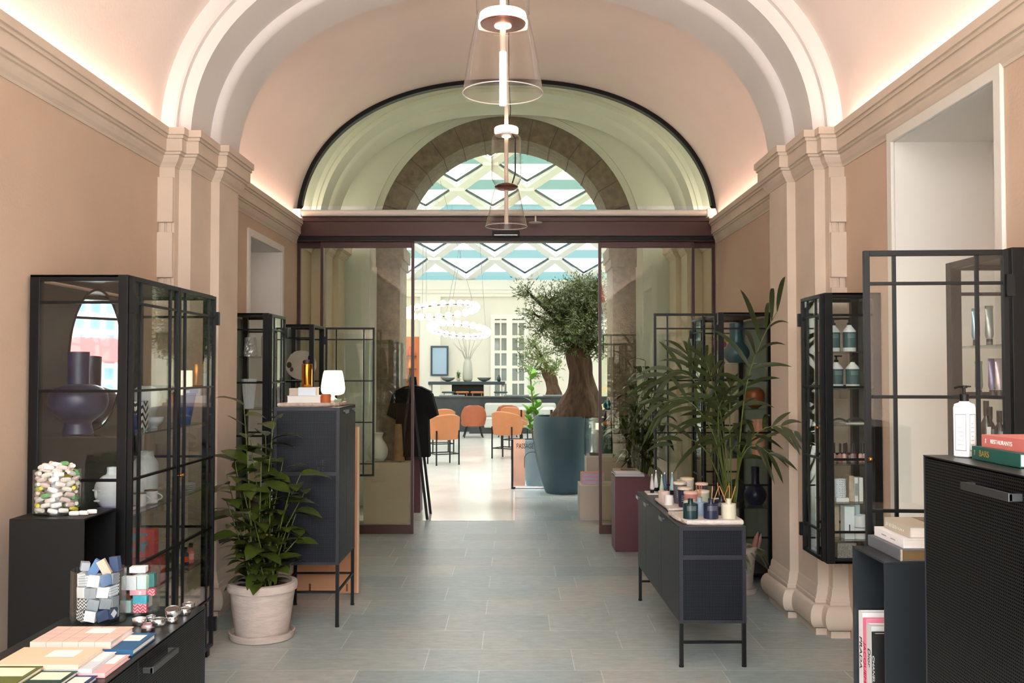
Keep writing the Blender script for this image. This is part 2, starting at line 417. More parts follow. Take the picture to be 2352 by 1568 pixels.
# vaults
def vcurve(a, h, n=64):
    out = []
    for i in range(n + 1):
        t = PI - PI * i / n; c, s = math.cos(t), math.sin(t)
        out.append((CX + a * (1 if c > 0 else -1) * abs(c) ** (2 / NEXP), ZS + h * abs(s) ** (2 / NEXP)))
    return out
def vault(name, sect, a, h, m, smooth=True):
    rows = [[Vector((x, y, z)) for x, z in vcurve(a - d, h - d)] for d, y in sect]
    return struct(name, B().grid(rows), m, smooth=smooth)
VH = 1.61
vault('ceiling_vault', [(0, Y0), (0, YP + .05)], HA, VH, M_vault)
vault('ceiling_vault_far', [(.02, 7.0), (.02, YD + .06)], HA, VH, M_vault)
RIB = [(-.1, 6.16), (.085, 6.16), (.098, 6.172), (.098, 6.215), (.112, 6.222), (.178, 6.222), (.178, 6.61), (.19, 6.612), (.205, 6.618), (.222, 6.632), (.234, 6.652), (.236, 6.67), (.236, 7.10), (-.1, 7.10)]
vault('arch_rib', RIB, HA, VH, M_rib)
# hidden light strips in the cornice troughs
M_strip = mat('cove_light_strip', (255, 230, 212), .5, emit=(255, 220, 202), estr=9.5)
for sgn, xa, nm in ((1, XL, 'left'), (-1, XR, 'right')):
    for k, (ya, yb, dx) in enumerate(((Y0 + .1, YP - .14, 0), (7.22, YD - .1, .02))):
        x = xa + sgn * dx
        struct('trim_light_strip_%s%s' % (nm, '' if k == 0 else '_far'), B().box(x + sgn * .03, x + sgn * .06, ya, yb, 3.187, 3.199), M_strip)

for sgn, xa, nm in ((1, XL + .02, 'left'), (-1, XR - .03, 'right')):  # unseen strips added to brighten the passage vault
    for k, (ya, yb) in enumerate(((10.12, 10.62), (11.68, 12.0))): struct('trim_light_strip_passage_%s%s' % (nm, '' if k == 0 else '_far'), B().box(xa + sgn * .03, xa + sgn * .06, ya, yb, 3.187, 3.199), mat('passage_light_strip', (255, 244, 228), .5, emit=(255, 244, 226), estr=26.))

# floors
struct('floor', B().box(-3.2, 3.0, Y0 - .0, 12.8, -.1, 0), M_floor)
struct('floor_threshold', B().box(-2.2, 0.0, 10.86, 12.8, -.02, .004), M_pale)
b = B(); b.box(-9, 9, 12.8, 34, -.1, 0); struct('floor_atrium', b, M_pale)
struct('floor_atrium_slate', B().box(0.0, 9, 12.8, 16.6, -.02, .004), M_floor)

# ---- sliding door front: header, side lights, two open leaves
def frame_panel(fb, gb, x0, x1, y, z0, z1, st, bt, tp, th=.04):
    fb.box(x0, x0 + st, y - th/2, y + th/2, z0, z1); fb.box(x1 - st, x1, y - th/2, y + th/2, z0, z1)
    fb.box(x0 + st, x1 - st, y - th/2, y + th/2, z0, z0 + bt); fb.box(x0 + st, x1 - st, y - th/2, y + th/2, z1 - tp, z1)
    gb.box(x0 + st - .004, x1 - st + .004, y - .004, y + .004, z0 + bt - .004, z1 - tp + .004)
b = B(); b.box(XL + .02, XR - .03, 9.86, 10.06, 3.085, 3.285); b.box(XL + .02, XR - .03, 9.845, 10.06, 3.235, 3.285); b.box(XL + .02, XR - .03, 9.90, 10.05, 3.035, 3.09)
struct('door_header', b, M_plum, bevel=.004)
struct('door_track', B().box(XL + .02, XR - .03, 9.88, 9.90, 3.045, 3.085), M_black)
fl = B(); gl = B()
for x0, x1 in ((XL + .02, -2.0), (1.85, XR - .03)): frame_panel(fl, gl, x0, x1, 10.03, 0, 3.04, .035, .095, .06)
d0 = struct('door_side_frames', fl, M_plum); o = gl.build('door_side_glass', G_door); o['kind'] = 'structure'
for nm, x0, x1 in (('1', -2.02, -1.045), ('2', .872, 1.87)):
    fb = B(); gb = B(); frame_panel(fb, gb, x0, x1, 9.955, .012, 3.035, .03, .09, .06)
    d = struct('door_' + nm, fb, M_plum, bevel=.002); gb.build('pane', G_door, d)
    xx = x1 if nm == '1' else x0
    B().box(xx - .012, xx + .012, 9.955 - .03, 9.955 - .02, .95, 1.25).build('handle', M_plum, d) if False else None
# fan light over the doors
ZF = 3.35; fa = HA - .02; 
def fan_curve(k, n=64):
    pts = [(x, z) for x, z in vcurve(HA - .02 - k, VH - .02 - k, 96) if z > ZF + .012]
    return pts
outer = fan_curve(0.0); inner = fan_curve(.042)
def resample(pts, n=80):
    L = [0]
    for p, q in zip(pts, pts[1:]): L.append(L[-1] + math.dist(p, q))
    out = []
    for i in range(n + 1):
        t = L[-1] * i / n; j = 0
        while j < len(L) - 2 and L[j+1] < t: j += 1
        u = (t - L[j]) / max(1e-9, L[j+1] - L[j]); out.append((pts[j][0] + (pts[j+1][0] - pts[j][0]) * u, pts[j][1] + (pts[j+1][1] - pts[j][1]) * u))
    return out
outer = resample(outer); inner = resample(inner)
b = B()
b.grid([[Vector((p[0], 9.93, p[1])) for p in outer], [Vector((p[0], 9.93, p[1])) for p in inner], [Vector((p[0], 10.02, p[1])) for p in inner], [Vector((p[0], 10.02, p[1])) for p in outer], [Vector((p[0], 9.93, p[1])) for p in outer]])
b.box(XL + .03, XR - .04, 9.93, 10.02, ZF - .012, ZF + .02)
wf = struct('window_1', b, M_black)
gb = B(); poly = inner + []
gb.prism([(p[0], p[1]) for p in poly][::-1], 9.97, 9.976, T=lambda p: Vector((p.x, p.z, p.y)))
gb.build('pane', G_fan, wf)
struct('wall_over_header', B().box(XL + .02, XR - .03, 9.94, 10.04, 3.28, ZF), M_plum)

# ---- passage behind the doors, stone arch
VP_ = VH + .17
vault('ceiling_passage', [(-.02, 10.04), (-.02, 12.1)], HA, VP_, M_pvault)
b = B(); b.grid([[Vector((x, 10.03, z)) for x, z in vcurve(HA - .02, VH - .02)], [Vector((x, 10.045, z)) for x, z in vcurve(HA + .03, VP_ + .03)]]); struct('wall_over_fanlight', b, M_pvault)
PR = [(-.1, 10.75), (.03, 10.75), (.03, 10.8), (.075, 10.8), (.075, 11.15), (.10, 11.17), (.12, 11.2), (.12, 11.6), (-.1, 11.6)]
vault('arch_rib_passage', PR, HA, VP_, M_pvault)
for sgn, xa, nm in ((1, XL + .02, 'left'), (-1, XR - .03, 'right')):
    b = B(); b.box(xa - sgn * .05, xa + sgn * .16, 10.75, 11.6, 0, 3.2); b.box(xa - sgn * .05, xa + sgn * .10, 10.70, 10.76, 0, 3.2); b.box(xa - sgn * .05, xa + sgn * .22, 11.15, 11.6, 0, 3.2)
    struct('pilaster_passage_' + nm, b, M_trim)
    struct('cornice_passage_' + nm, sweep([(xa, 10.08), (xa, 10.75), (xa + sgn * .16, 10.75), (xa + sgn * .16, 11.15), (xa + sgn * .22, 11.15), (xa + sgn * .22, 11.6), (xa, 11.6), (xa, 12.05)], corn, sgn), M_trim)
def arch_line(r, zs=3.28, n=48):
    return [(CX - .02 - r, 0), (CX - .02 - r, zs)] + [(CX - .02 - r * math.cos(PI * i / n), zs + r * math.sin(PI * i / n)) for i in range(1, n)] + [(CX - .02 + r, zs), (CX - .02 + r, 0)]
def wide_line(w, zs, h, n=48):
    return [(CX - w, 0), (CX - w, zs)] + [(CX - w * math.cos(PI * i / n), zs + h * math.sin(PI * i / n)) for i in range(1, n)] + [(CX + w, zs), (CX + w, 0)]
def ring(b, lo, li, y0, y1):
    f = lambda l, y: [Vector((p[0], y, p[1])) for p in l]
    return b.grid([f(lo, y0), f(li, y0), f(li, y1), f(lo, y1), f(lo, y0)])
struct('wall_passage_end', ring(B(), wide_line(2.6, 3.3, 2.2), arch_line(1.62), 12.06, 12.5), M_pvault)
b = ring(B(), arch_line(1.75), arch_line(1.72), 12.04, 12.07); struct('trim_passage_arch', b, M_pvault)
b = ring(B(), arch_line(1.63), arch_line(1.34), 12.03, 12.78)
b.box(CX - .02 - 1.64, CX - .02 - 1.29, 12.0, 12.80, 3.10, 3.26); b.box(CX - .02 + 1.29, CX - .02 + 1.64, 12.0, 12.80, 3.10, 3.26)
b.box(CX - .02 - 1.64, CX - .02 - 1.315, 12.01, 12.79, 3.0, 3.10); b.box(CX - .02 + 1.315, CX - .02 + 1.64, 12.01, 12.79, 3.0, 3.10)
struct('trim_stone_arch', b, M_stone)
# voussoir joints cut as thin dark gaps, built as shallow stone strips
b = B()
for i in range(15):
    t = PI * (i + .5) / 15; c, s = math.cos(t), math.sin(t)
    p0 = Vector((CX - .02 + 1.345 * c, 12.028, 3.28 + 1.345 * s)); p1 = Vector((CX - .02 + 1.625 * c, 12.028, 3.28 + 1.625 * s)); b.bar(p0, p1, .008, .01)
    q1 = p0 + Vector((-.012 * c, .74, -.012 * s)); b.bar(p0 + Vector((-.008 * c, 0, -.008 * s)), q1, .008, .008)
struct('trim_stone_joints', b, mat('stone_joint', (88, 78, 68), .9))
b = B(); f = lambda l, y: [Vector((p[0], y, p[1])) for p in l]
big = [(-9, 0), (-9, 9)] + [(-9 + 18 * i / 48, 9.6) for i in range(1, 48)] + [(9, 9), (9, 0)]
struct('wall_atrium_front', b.grid([f(arch_line(1.63), 12.6), f(big, 12.6), f(big, 12.78), f(arch_line(1.63), 12.78)]), mat('atrium_plaster', (236, 230, 214), .8, var=.03, vscale=1))
M_atr = MATS['atrium_plaster']

# ---- the glass-roofed atrium
struct('wall_atrium_left', B().box(-9.2, -9, 12.6, 33.2, 0, 9), M_atr)
struct('wall_atrium_right', B().box(9, 9.2, 12.6, 33.2, 0, 9), M_atr)
ZW = 4.35
b = B(); b.box(-9.2, 9.2, 33, 33.3, 0, ZW + .4)
struct('wall_atrium_back', b, M_atr)
b = B(); b.box(-9, 9, 32.85, 33, ZW, ZW + .12); b.box(-9, 9, 32.9, 33, ZW - .12, ZW); b.box(-9, 9, 32.8, 33.02, ZW + .12, ZW + .45)
for x in (-2.9, -6.2): b.box(x - .35, x + .35, 32.9, 33, 0, ZW - .12)
struct('trim_atrium_cornice', b, mat('white_stucco', (244, 240, 228), .7))
def roof_z(y): t = (33 - y) / 20.4; return ZW + .45 + 5.0 * math.sin(min(1, t) * PI / 2 * .95) ** .92
W_, D_ = 2.0, 2.75
bars = B(); gt = B(); gc = B(); lines = B()
def rp_(x, y, dz=0.): return Vector((x, y, roof_z(y) + dz))
nrow = int(20.4 / (D_ / 2))
for j in range(nrow + 1):
    yy = 33 - j * D_ / 2
    for i in range(-5, 6):
        x = i * W_ + (W_ / 2 if j % 2 else 0) + .35
        L, N = rp_(x, yy), rp_(x + W_, yy)
        if yy - D_/2 > 12.6:
            near = rp_(x + W_/2, yy - D_/2); m = .0
            bars.bar(L, near, .34, .12); bars.bar(N, near, .34, .12)
            p1, p2 = L.lerp(near, .40), N.lerp(near, .40); gt.add([L, N, p2, p1], [(0, 1, 2, 3)]); gc.add([p1, p2, near], [(0, 1, 2)])
        if yy + D_/2 < 33.1:
            far = rp_(x + W_/2, yy + D_/2, 0)
            gc.add([L, N, far], [(0, 2, 1)])
            c = (L + N) / 2
            fk = far.lerp(c, .35)
            lines.bar(L.lerp(c, .22), fk, .045, .05); lines.bar(N.lerp(c, .22), fk, .045, .05)
            bars.cbox(L + Vector((0, 0, -.03)), (.42, .42, .10))
rf = struct('ceiling_roof_lattice', bars, mat('white_roof_steel', (246, 248, 246), .5))
gt.build('teal_panes', G_roofteal, rf); gc.build('clear_panes', G_roof, rf); lines.build('glazing_lines', mat('grey_glazing_line', (50, 66, 66), .5), rf)
# ================================================================== FURNITURE
def vitrine(name, label, loc, s, L, D, z0, z1, nd, shelves, opened=None, ang=90, rz=0, hinges=True, bz=None, far_hinge=False, back=None):
    """steel-framed glass cabinet; its doors face +x (s = 1) or -x (s = -1), y runs along the wall"""
    t = thing(name, label, 'cabinet', loc, rz, 'black framed glass vitrines')
    X = lambda x: x * s
    hb = bz or [z1 - .13 - .418 * k for k in range(12) if z1 - .13 - .418 * k > z0 + .12]
    b = B(); p = .045; r = .03
    for y in (0, L - p):
        b.box(X(0), X(-p), y, y + p, z0, z1); b.box(X(-D), X(-D + p), y, y + p, z0, z1)
    for z in (z0, z1 - r):
        b.box(X(0), X(-.03), p, L - p, z, z + r)
        for y in (0, L - .03): b.box(X(-p), X(-D + p), y, y + .03, z, z + r)
    b.box(X(-p), X(-D), .0, L, z1 - .012, z1 - .002); b.box(X(-p), X(-D), 0, L, z0 + .004, z0 + .016)
    for z in hb:                                       # glazing bars of the two ends
        for y in (.004, L - .018): b.box(X(-p), X(-D + p), y, y + .014, z - .007, z + .007)
    if z0 < .2:
        for y in (0, L - p):
            for x in (0, -D + p): b.box(X(x), X(x - p), y, y + p, 0, z0)
    b.build('frame', M_black, t, bevel=.0015)
    B().box(X(-D), X(-D + .006), p, L - p, z0 + r, z1 - r).build('back_panel', back or mat('grey_green_steel_panel', (112, 122, 116), .5), t)
    for y in (.010, L - .014): B().box(X(-p), X(-D + p), y, y + .004, z0 + r, z1 - r).build('side_pane', G_vit, t)
    for z in shelves: B().box(X(-.03), X(-D + .008), .02, L - .02, z - .009, z - .001).build('shelf', G_shelf, t)
    w = (L - .02) / nd
    for k in range(nd):
        near = (k == 0) and not far_hinge
        o = bpy.data.objects.new('door', None); COL.objects.link(o)
        sg = 1 if near else -1                          # door leaf runs from its hinge along +y or -y
        o.parent = t; o.location = (X(.012), .01 if near else L - .01, 0)
        a = 0
        if opened == k: a = R(ang) * (-s if near else s)
        o.rotation_euler = (0, 0, a)
        fb = B(); ww = w - .004; f = .02
        zb, zt = z0 + .012, z1 - .008
        yy = lambda a_, b_: (a_ * sg, b_ * sg)
        def bx(ya, yb, za, zc, th=.012): q = yy(ya, yb); fb.box(-th, th, q[0], q[1], za, zc)
        bx(0, f, zb, zt); bx(ww - f, ww, zb, zt); bx(f, ww - f, zb, zb + f); bx(f, ww - f, zt - f, zt)
        for ym in (.11, ww - .11) if ww > .34 else (.08, ww - .08): bx(ym - .006, ym + .006, zb + f, zt - f, .008)
        for z in hb: bx(f, ww - f, z - .006, z + .006, .0085)
        fb.build('door_frame', M_black, o, bevel=.001)
        gb = B(); q = yy(f - .004, ww - f + .004); gb.box(-.002, .002, q[0], q[1], zb + f - .004, zt - f + .004); gb.build('pane', G_vit, o)
        if hinges:
            for z in (z1 - .14, z0 + .14): B().box(.002 * s, .030 * s, -.014, .014, z - .04, z + .04).build('hinge', M_black, o)
        kb = B(); zc = (z0 + z1) / 2 if z0 > .3 else 1.14
        yk = (ww - .01) * sg; kb.tube([(.012 * s, yk, zc), (.026 * s, yk, zc)], .005, 10); kb.ball((.03 * s, yk, zc), .009)
        kb.build('handle', M_brass, o, smooth=True)
    return t

V1 = vitrine('glass_vitrine', 'tall black steel and glass double door vitrine holding an oval mirror and blue vases', (-1.82, 4.495, 0), 1, 1.27, .462, .05, 2.15, 2, [1.39, 1.0, .57], back=M_dark)
vitrine('glass_vitrine', 'narrow black glass vitrine with crumpled and fluted vases beside the white recess', (-1.935, 7.52, 0), 1, .48, .33, .60, 2.15, 1, [1.81, 1.395, 1.0], far_hinge=True)
vitrine('glass_vitrine', 'black glass vitrine holding a speckled stone disc, its glass door swung open', (-1.925, 9.17, 0), 1, .52, .33, .62, 2.14, 1, [1.60, 1.15], opened=0, ang=92, far_hinge=True)
vitrine('glass_vitrine', 'slim black wall vitrine with pump bottles, nail polish and boxes on six shelves', (1.80, 5.555, 0), -1, .40, .325, .585, 2.15, 1, [1.81, 1.594, 1.384, 1.157, .93, .715], far_hinge=True)
vitrine('glass_vitrine', 'black glass vitrine with hand cream tubes beside the tall white window recess, door open', (1.82, 3.50, 0), -1, .54, .30, .60, 2.15, 1, [1.80, 1.597, 1.39], opened=0, ang=86)
vitrine('glass_vitrine', 'wide black glass vitrine behind the palm with one glass door open', (1.638, 7.70, 0), -1, 1.04, .44, .05, 2.165, 2, [1.76, 1.39, 1.0, .60], opened=0, ang=90)

def cabinet(name, label, loc, s, L, D, leg, top, nd, rz=0, handle='short', seam=None, fm=M_perf, long_handles=False, group='perforated steel cabinets', hs=None):
    t = thing(name, label, 'cabinet', loc, rz, group); X = lambda x: x * s
    b = B(); b.box(X(-.014), X(-D), .002, L - .002, leg, top); b.build('body', M_blackw, t)
    # both ends: a plain border with two perforated fields
    h = top - leg; zm = top - h * .32 if h < .7 else top - h * .42
    for y, o in ((0, -1), (L, 1)):
        e = B(); ya, yb = (y, y + .004 * o)
        for xa, xb, za, zb in ((0, .022, leg, top), (D - .022, D, leg, top), (.022, D - .022, top - .02, top), (.022, D - .022, leg, leg + .018), (.022, D - .022, zm - .012, zm + .012)):
            e.box(X(-xa), X(-xb), min(ya, yb) - .001, max(ya, yb) + .001, za, zb)
        e.build('end_frame', mat('slate_blue_coat', (27, 30, 41), .45), t, bevel=.0008)
        q = B(); q.box(X(-.02), X(-D + .02), y - .0015, y + .0015, leg + .015, top - .018); q.build('end_panel', fm, t)
    B().box(X(.002), X(-D - .002), -.002, L + .002, top, top + .003).build('top', mat('dark_green_black_coat', (26, 31, 33), .36), t)
    cuts = seam or [L * k / nd for k in range(1, nd)]
    ys = [.004] + cuts + [L - .004]
    for a, c in zip(ys, ys[1:]):
        d = B().box(X(0), X(-.012), a + .002, c - .002, leg + .004, top - .006).build('door', fm, t, bevel=.001)
        hb = B()
        if long_handles:
            y1, y2 = hs or (c - .33, c - .07); z = top - .05
            if not a <= (y1 + y2) / 2 <= c: continue
            hb.box(X(.0), X(.032), y1, y1 + .014, z - .009, z + .009); hb.box(X(0), X(.032), y2 - .014, y2, z - .009, z + .009); hb.box(X(.024), X(.034), y1, y2, z - .010, z + .010)
            hb.build('handle', mat('gunmetal', (60, 60, 64), .35, metal=.6), d, bevel=.001)
        else:
            y1, y2 = c - .14, c - .03; z = top - .022
            hb.box(X(0), X(.02), y1, y2, z - .010, z + .002); hb.box(X(.015), X(.021), y1, y2, z - .022, z + .002)
            hb.build('handle', mat('gunmetal', (96, 98, 100), .3, metal=.8), d, bevel=.001)
    w = .022
    for x in (-.001, -D + w + .001):
        for y in (.0, L - w):
            lb = B().box(X(x), X(x - w), y, y + w, .012, leg); lb.lathe([(.014, 0), (.014, .012)], (X(x - w / 2), y + w / 2, 0), 12); lb.build('leg', M_black, t)
    zs = leg * .56
    for y in (.004, L - .018): B().box(X(-w), X(-D + w), y, y + .014, zs - .007, zs + .007).build('stretcher', M_black, t)
    if leg > .3:
        for x in (-.004, -D + .018): B().box(X(x), X(x - .014), w, L - w, zs - .007, zs + .007).build('stretcher', M_black, t)
    return t
cabinet('perforated_sideboard', 'low black perforated sideboard carrying diffusers and candles in front of the palm', (.945, 5.54, 0), -1, 1.61, .385, .25, .80, 3, rz=R(1.0), seam=[.61, 1.24])
cabinet('perforated_sideboard', 'black perforated sideboard with notebooks, tins and soap jars on top', (-1.20, 2.2, 0), 1, 1.54, .465, .25, .782, 3, seam=[.45, .88], fm=M_perfk, long_handles=True, hs=(.917, 1.154))
E1 = cabinet('perforated_tall_cabinet', 'tall slate blue perforated cabinet carrying the glowing table lamp', (-1.165, 6.39, 0), 1, .62, .44, .41, 1.449, 2, seam=[.27])
cabinet('perforated_tall_cabinet', 'tall black perforated cabinet under the white pump bottle and two city guide books', (1.20, 2.2, 0), -1, .62, .44, .41, 1.449, 1, fm=M_perfk, long_handles=True, hs=(.075, .32))
text('HE', .052, (-.125, -.0032, 1.085), (1, 0, 0), (0, 0, 1), M_ink, E1, 'lettering', 'CENTER'); text('RE', .052, (-.125, -.0032, 1.035), (1, 0, 0), (0, 0, 1), M_ink, E1, 'lettering', 'CENTER')

def open_plinth(label, x0, x1, y0, y1, h, side, m, shelf=None):
    t = thing('open_plinth', label, 'plinth', ((x0 + x1) / 2, (y0 + y1) / 2, 0)); a = (x1 - x0) / 2; c = (y1 - y0) / 2; k = .007
    B().box(-a, a, -c, c, h - k, h).build('top', m, t, bevel=.001)
    B().box(-a, a, -c, -c + k, 0, h - k).build('front_panel', m, t); B().box(-a, a, c - k, c, 0, h - k).build('rear_panel', m, t)
    B().box(-a * side, (-a + k) * side, -c + k, c - k, 0, h - k).build('closed_side', m, t) if side > 0 else B().box(a - k, a, -c + k, c - k, 0, h - k).build('closed_side', m, t)
    B().box(-a, a, -c + k, c - k, 0, k).build('base', m, t)
    if shelf: B().box(-a + .004, a - k, -c + k, c - k, shelf - k, shelf).build('shelf', m, t)
    return t
open_plinth('tall black plinth with an open side, under the jar of sweets', -2.155, -1.835, 4.10, 4.425, 1.066, 1, M_blackw)
open_plinth('dark grey open sided plinth with art books stacked on it and standing inside', 1.222, 1.545, 3.19, 3.49, 1.066, -1, mat('blue_grey_steel', (30, 37, 42), .42), shelf=.47)

def plinth(label, u0, u1, vb, vt, dep, m, mtop=None, name='plinth', vbY=None):
    """closed display block whose front face spans u0..u1, standing on the floor"""
    Y = on((u0 + u1) / 2, vb).y; x0 = at(u0, 850, Y).x; x1 = at(u1, 850, Y).x; z = at((u0 + u1) / 2, vt, Y).z
    t = thing(name, label, 'plinth', ((x0 + x1) / 2, Y, 0)); a = (x1 - x0) / 2
    B().box(-a, a, 0, dep, 0, z - .012).build('body', m, t, bevel=.002); B().box(-a, a, 0, dep, z - .012, z).build('top', mtop or m, t, bevel=.001)
    return t, Y, z
PL1, yp1, zp1 = plinth('plum lacquered plinth with magazines, at the open door', 1412, 1492, 1267, 1095, .34, M_plumbox)
t = thing('plywood_board', 'peach coloured board standing on the floor behind the tall blue cabinet', 'board', (-1.895, 7.30, 0)); B().box(.21, .70, 0, .04, .015, 1.27).build('panel', M_peach, t, bevel=.001); B().box(.70, .712, 0, .04, .015, 1.27).build('edge_band', M_edge, t)
for x in (.34, .62): B().box(x, x + .012, -.012, 0, .03, .085).build('bracket', M_copperp, t)

# ---------------------------------------------------------------- small builders
def book(label, x0, x1, y0, y1, z0, z1, cov, spine='x0', name='book', page=None, group=None, rz=0, patch=None, cat='book'):
    """a closed book lying flat; spine on side x0, x1, y0 or y1"""
    cx, cy = (x0 + x1) / 2, (y0 + y1) / 2; a, c, h = (x1 - x0) / 2, (y1 - y0) / 2, z1 - z0; k = min(.003, h * .18)
    t = thing(name, label, cat, (cx, cy, z0), rz, group); b = B()
    b.box(-a, a, -c, c, 0, k); b.box(-a, a, -c, c, h - k, h)
    if spine == 'x0': b.box(-a, -a + k, -c, c, k, h - k)
    if spine == 'x1': b.box(a - k, a, -c, c, k, h - k)
    if spine == 'y0': b.box(-a, a, -c, -c + k, k, h - k)
    if spine == 'y1': b.box(-a, a, c - k, c, k, h - k)
    b.build('cover', cov, t, bevel=.0006)
    q = .004; B().box(-a + (k if spine == 'x0' else q), a - (k if spine == 'x1' else q), -c + (k if spine == 'y0' else q), c - (k if spine == 'y1' else q), k, h - k).build('pages', page or M_page, t)
    if patch:
        m_, px0, px1, py0, py1 = patch; B().box(-a + 2*a*px0, -a + 2*a*px1, -c + 2*c*py0, -c + 2*c*py1, h, h + .0006).build('cover_label', m_, t)
    return t
def lathe_thing(name, label, cat, loc, prof, m, group=None, n=32):
    return solid(name, B().lathe(prof, n=n), m, label, cat, loc, group=group, smooth=True)
def vase_prof(pts, wall=.004):
    """outer profile up, then back down inside"""
    inner = [(max(.002, r - wall), z) for r, z in reversed(pts)]
    inner = [(r, max(z, pts[0][1] + wall)) for r, z in inner]
    return pts + inner + [(.0, pts[0][1] + wall)]
def sm(pts, k=5):
    """smooth a coarse profile (Catmull-Rom)"""
    P = [Vector((a, b_, 0)) for a, b_ in pts]; P = [2*P[0] - P[1]] + P + [2*P[-1] - P[-2]]; out = []
    for i in range(1, len(P) - 2):
        for j in range(k):
            t = j / k; p0, p1, p2, p3 = P[i-1], P[i], P[i+1], P[i+2]
            v = .5 * ((2*p1) + (p2 - p0)*t + (2*p0 - 5*p1 + 4*p2 - p3)*t*t + (3*p1 - p0 - 3*p2 + p3)*t**3); out.append((max(.001, v.x), v.y))
    out.append(pts[-1]); return out
def tube_thing(label, loc, h, r, col, cap, group, name='cream_tube', rz=0., crimp=None):
    t = thing(name, label, 'tube', loc, rz, group)
    hc = h * .16
    B().lathe([(r * .72, 0), (r * .72, hc * .95), (r * .66, hc)], n=20).build('cap', cap, t, smooth=True)
    rows = []; n = 20
    for i in range(9):
        q = i / 8; z = hc + (h - hc) * q; f = q ** 1.3
        ra, rb = r * (1 - f) + r * 1.05 * f, r * (1 - f) + .0016 * f
        if i == 0: ra = rb = r * .7
        rows.append([Vector((ra * math.cos(2*PI*k/n), rb * math.sin(2*PI*k/n), z + (.002 if i == 0 else 0))) for k in range(n)])
    b = B(); b.grid(rows, close=True); b.build('body', col, t, smooth=True)
    B().box(-r * 1.05, r * 1.05, -.0022, .0022, h - .012, h).build('crimp', crimp or M_chrome, t)
    return t
def box_thing(name, label, loc, size, m, cat='box', group=None, rz=0., stripe=None, M=None):
    x, y, z = size
    if not stripe: return solid(name, B().box(-x/2, x/2, -y/2, y/2, 0, z), m, label, cat, loc, rz, group, bevel=.0012)
    t = thing(name, label, cat, loc, rz, group); B().box(-x/2, x/2, -y/2, y/2, 0, z).build('carton', m, t, bevel=.0012)
    B().box(-x/2 * .9, x/2 * .9, -y/2 - .0008, -y/2, z * .25, z * .75).build('printed_label', stripe, t); return t
# ================================================================== LEFT SIDE
ZV = 1.39
# --- inside the tall double vitrine
t = thing('pedestal_vase', 'big cobalt blue vase with round bowl and cylinder neck in front of the oval mirror', 'vase', (-2.125, 4.665, ZV))
B().lathe(sm([(.066, 0), (.072, .004), (.066, .03), (.062, .052), (.085, .075), (.122, .11), (.138, .16), (.128, .205), (.095, .232), (.055, .243)]), n=48).build('bowl', M_cobalt, t, smooth=True)
B().lathe(vase_prof([(.05, .240), (.05, .40)]), n=40).build('neck', M_cobalt, t, smooth=True)
t = thing('oval_mirror', 'oval mirror standing upright inside the tall vitrine behind the blue vase', 'mirror', (-2.128, 4.862, ZV + .365)); t.rotation_euler = (R(-3), 0, R(15))
el = lambda a, b_, n=56: [(a * math.cos(2*PI*i/n), b_ * math.sin(2*PI*i/n)) for i in range(n)]
B().prism(el(.122, .35)[::-1], -.004, .004, T=lambda p: Vector((p.x, p.z, p.y))).build('mirror_glass', M_mirror, t)
b = B(); P = el(.125, .354); b.tube([(x, 0, z) for x, z in P + P[:2]], .007, 8, cap=False); b.build('rim', M_black, t, smooth=True)
wh = lambda pts, k=5: vase_prof(sm(pts, k))
lathe_thing('ceramic_vase', 'round shouldered white vase on the top glass shelf of the tall vitrine', 'vase', (-2.02, 5.25, ZV), wh([(.035, 0), (.05, .06), (.075, .15), (.07, .19), (.05, .215), (.03, .225)]), M_wcer)
lathe_thing('ceramic_bowl', 'small white footed bowl beside the round shouldered white vase', 'bowl', (-1.93, 5.13, ZV), wh([(.02, 0), (.022, .012), (.045, .035), (.05, .06)]), M_wcer)
lathe_thing('ceramic_planter', 'tapered cobalt blue planter near the far end of the tall vitrine', 'vase', (-1.93, 5.60, ZV), wh([(.036, 0), (.05, .08), (.066, .165), (.069, .175)], 3), mat('royal_blue_ceramic', (28, 66, 150), .4, bump=.3, bscale=30, stretch=(1, 1, 12)))
book('lavender book laid across the cobalt planter in the tall vitrine', -1.995, -1.875, 5.54, 5.68, ZV + .1755, ZV + .197, mat('lavender_cover', (122, 124, 186), .6), 'x1')
lathe_thing('ceramic_cup', 'small dark blue cup standing on the lavender book', 'cup', (-1.925, 5.58, ZV + .197), wh([(.026, 0), (.032, .02), (.032, .055)], 3), M_cobalt)
box_thing('patterned_box', 'box with black and white diamond print beside the oval mirror', (-1.955, 4.98, ZV), (.075, .075, .15), stripes('diamond_print', (236, 234, 228), (24, 24, 28), 26, 'Z', 1.0), group='boxes on the top vitrine shelf')
box_thing('patterned_box', 'box with blue and white stripes in front of the diamond print box', (-1.955, 4.86, ZV), (.07, .06, .085), stripes('blue_stripe', (236, 236, 240), (36, 74, 160), 34, 'X'), group='boxes on the top vitrine shelf')
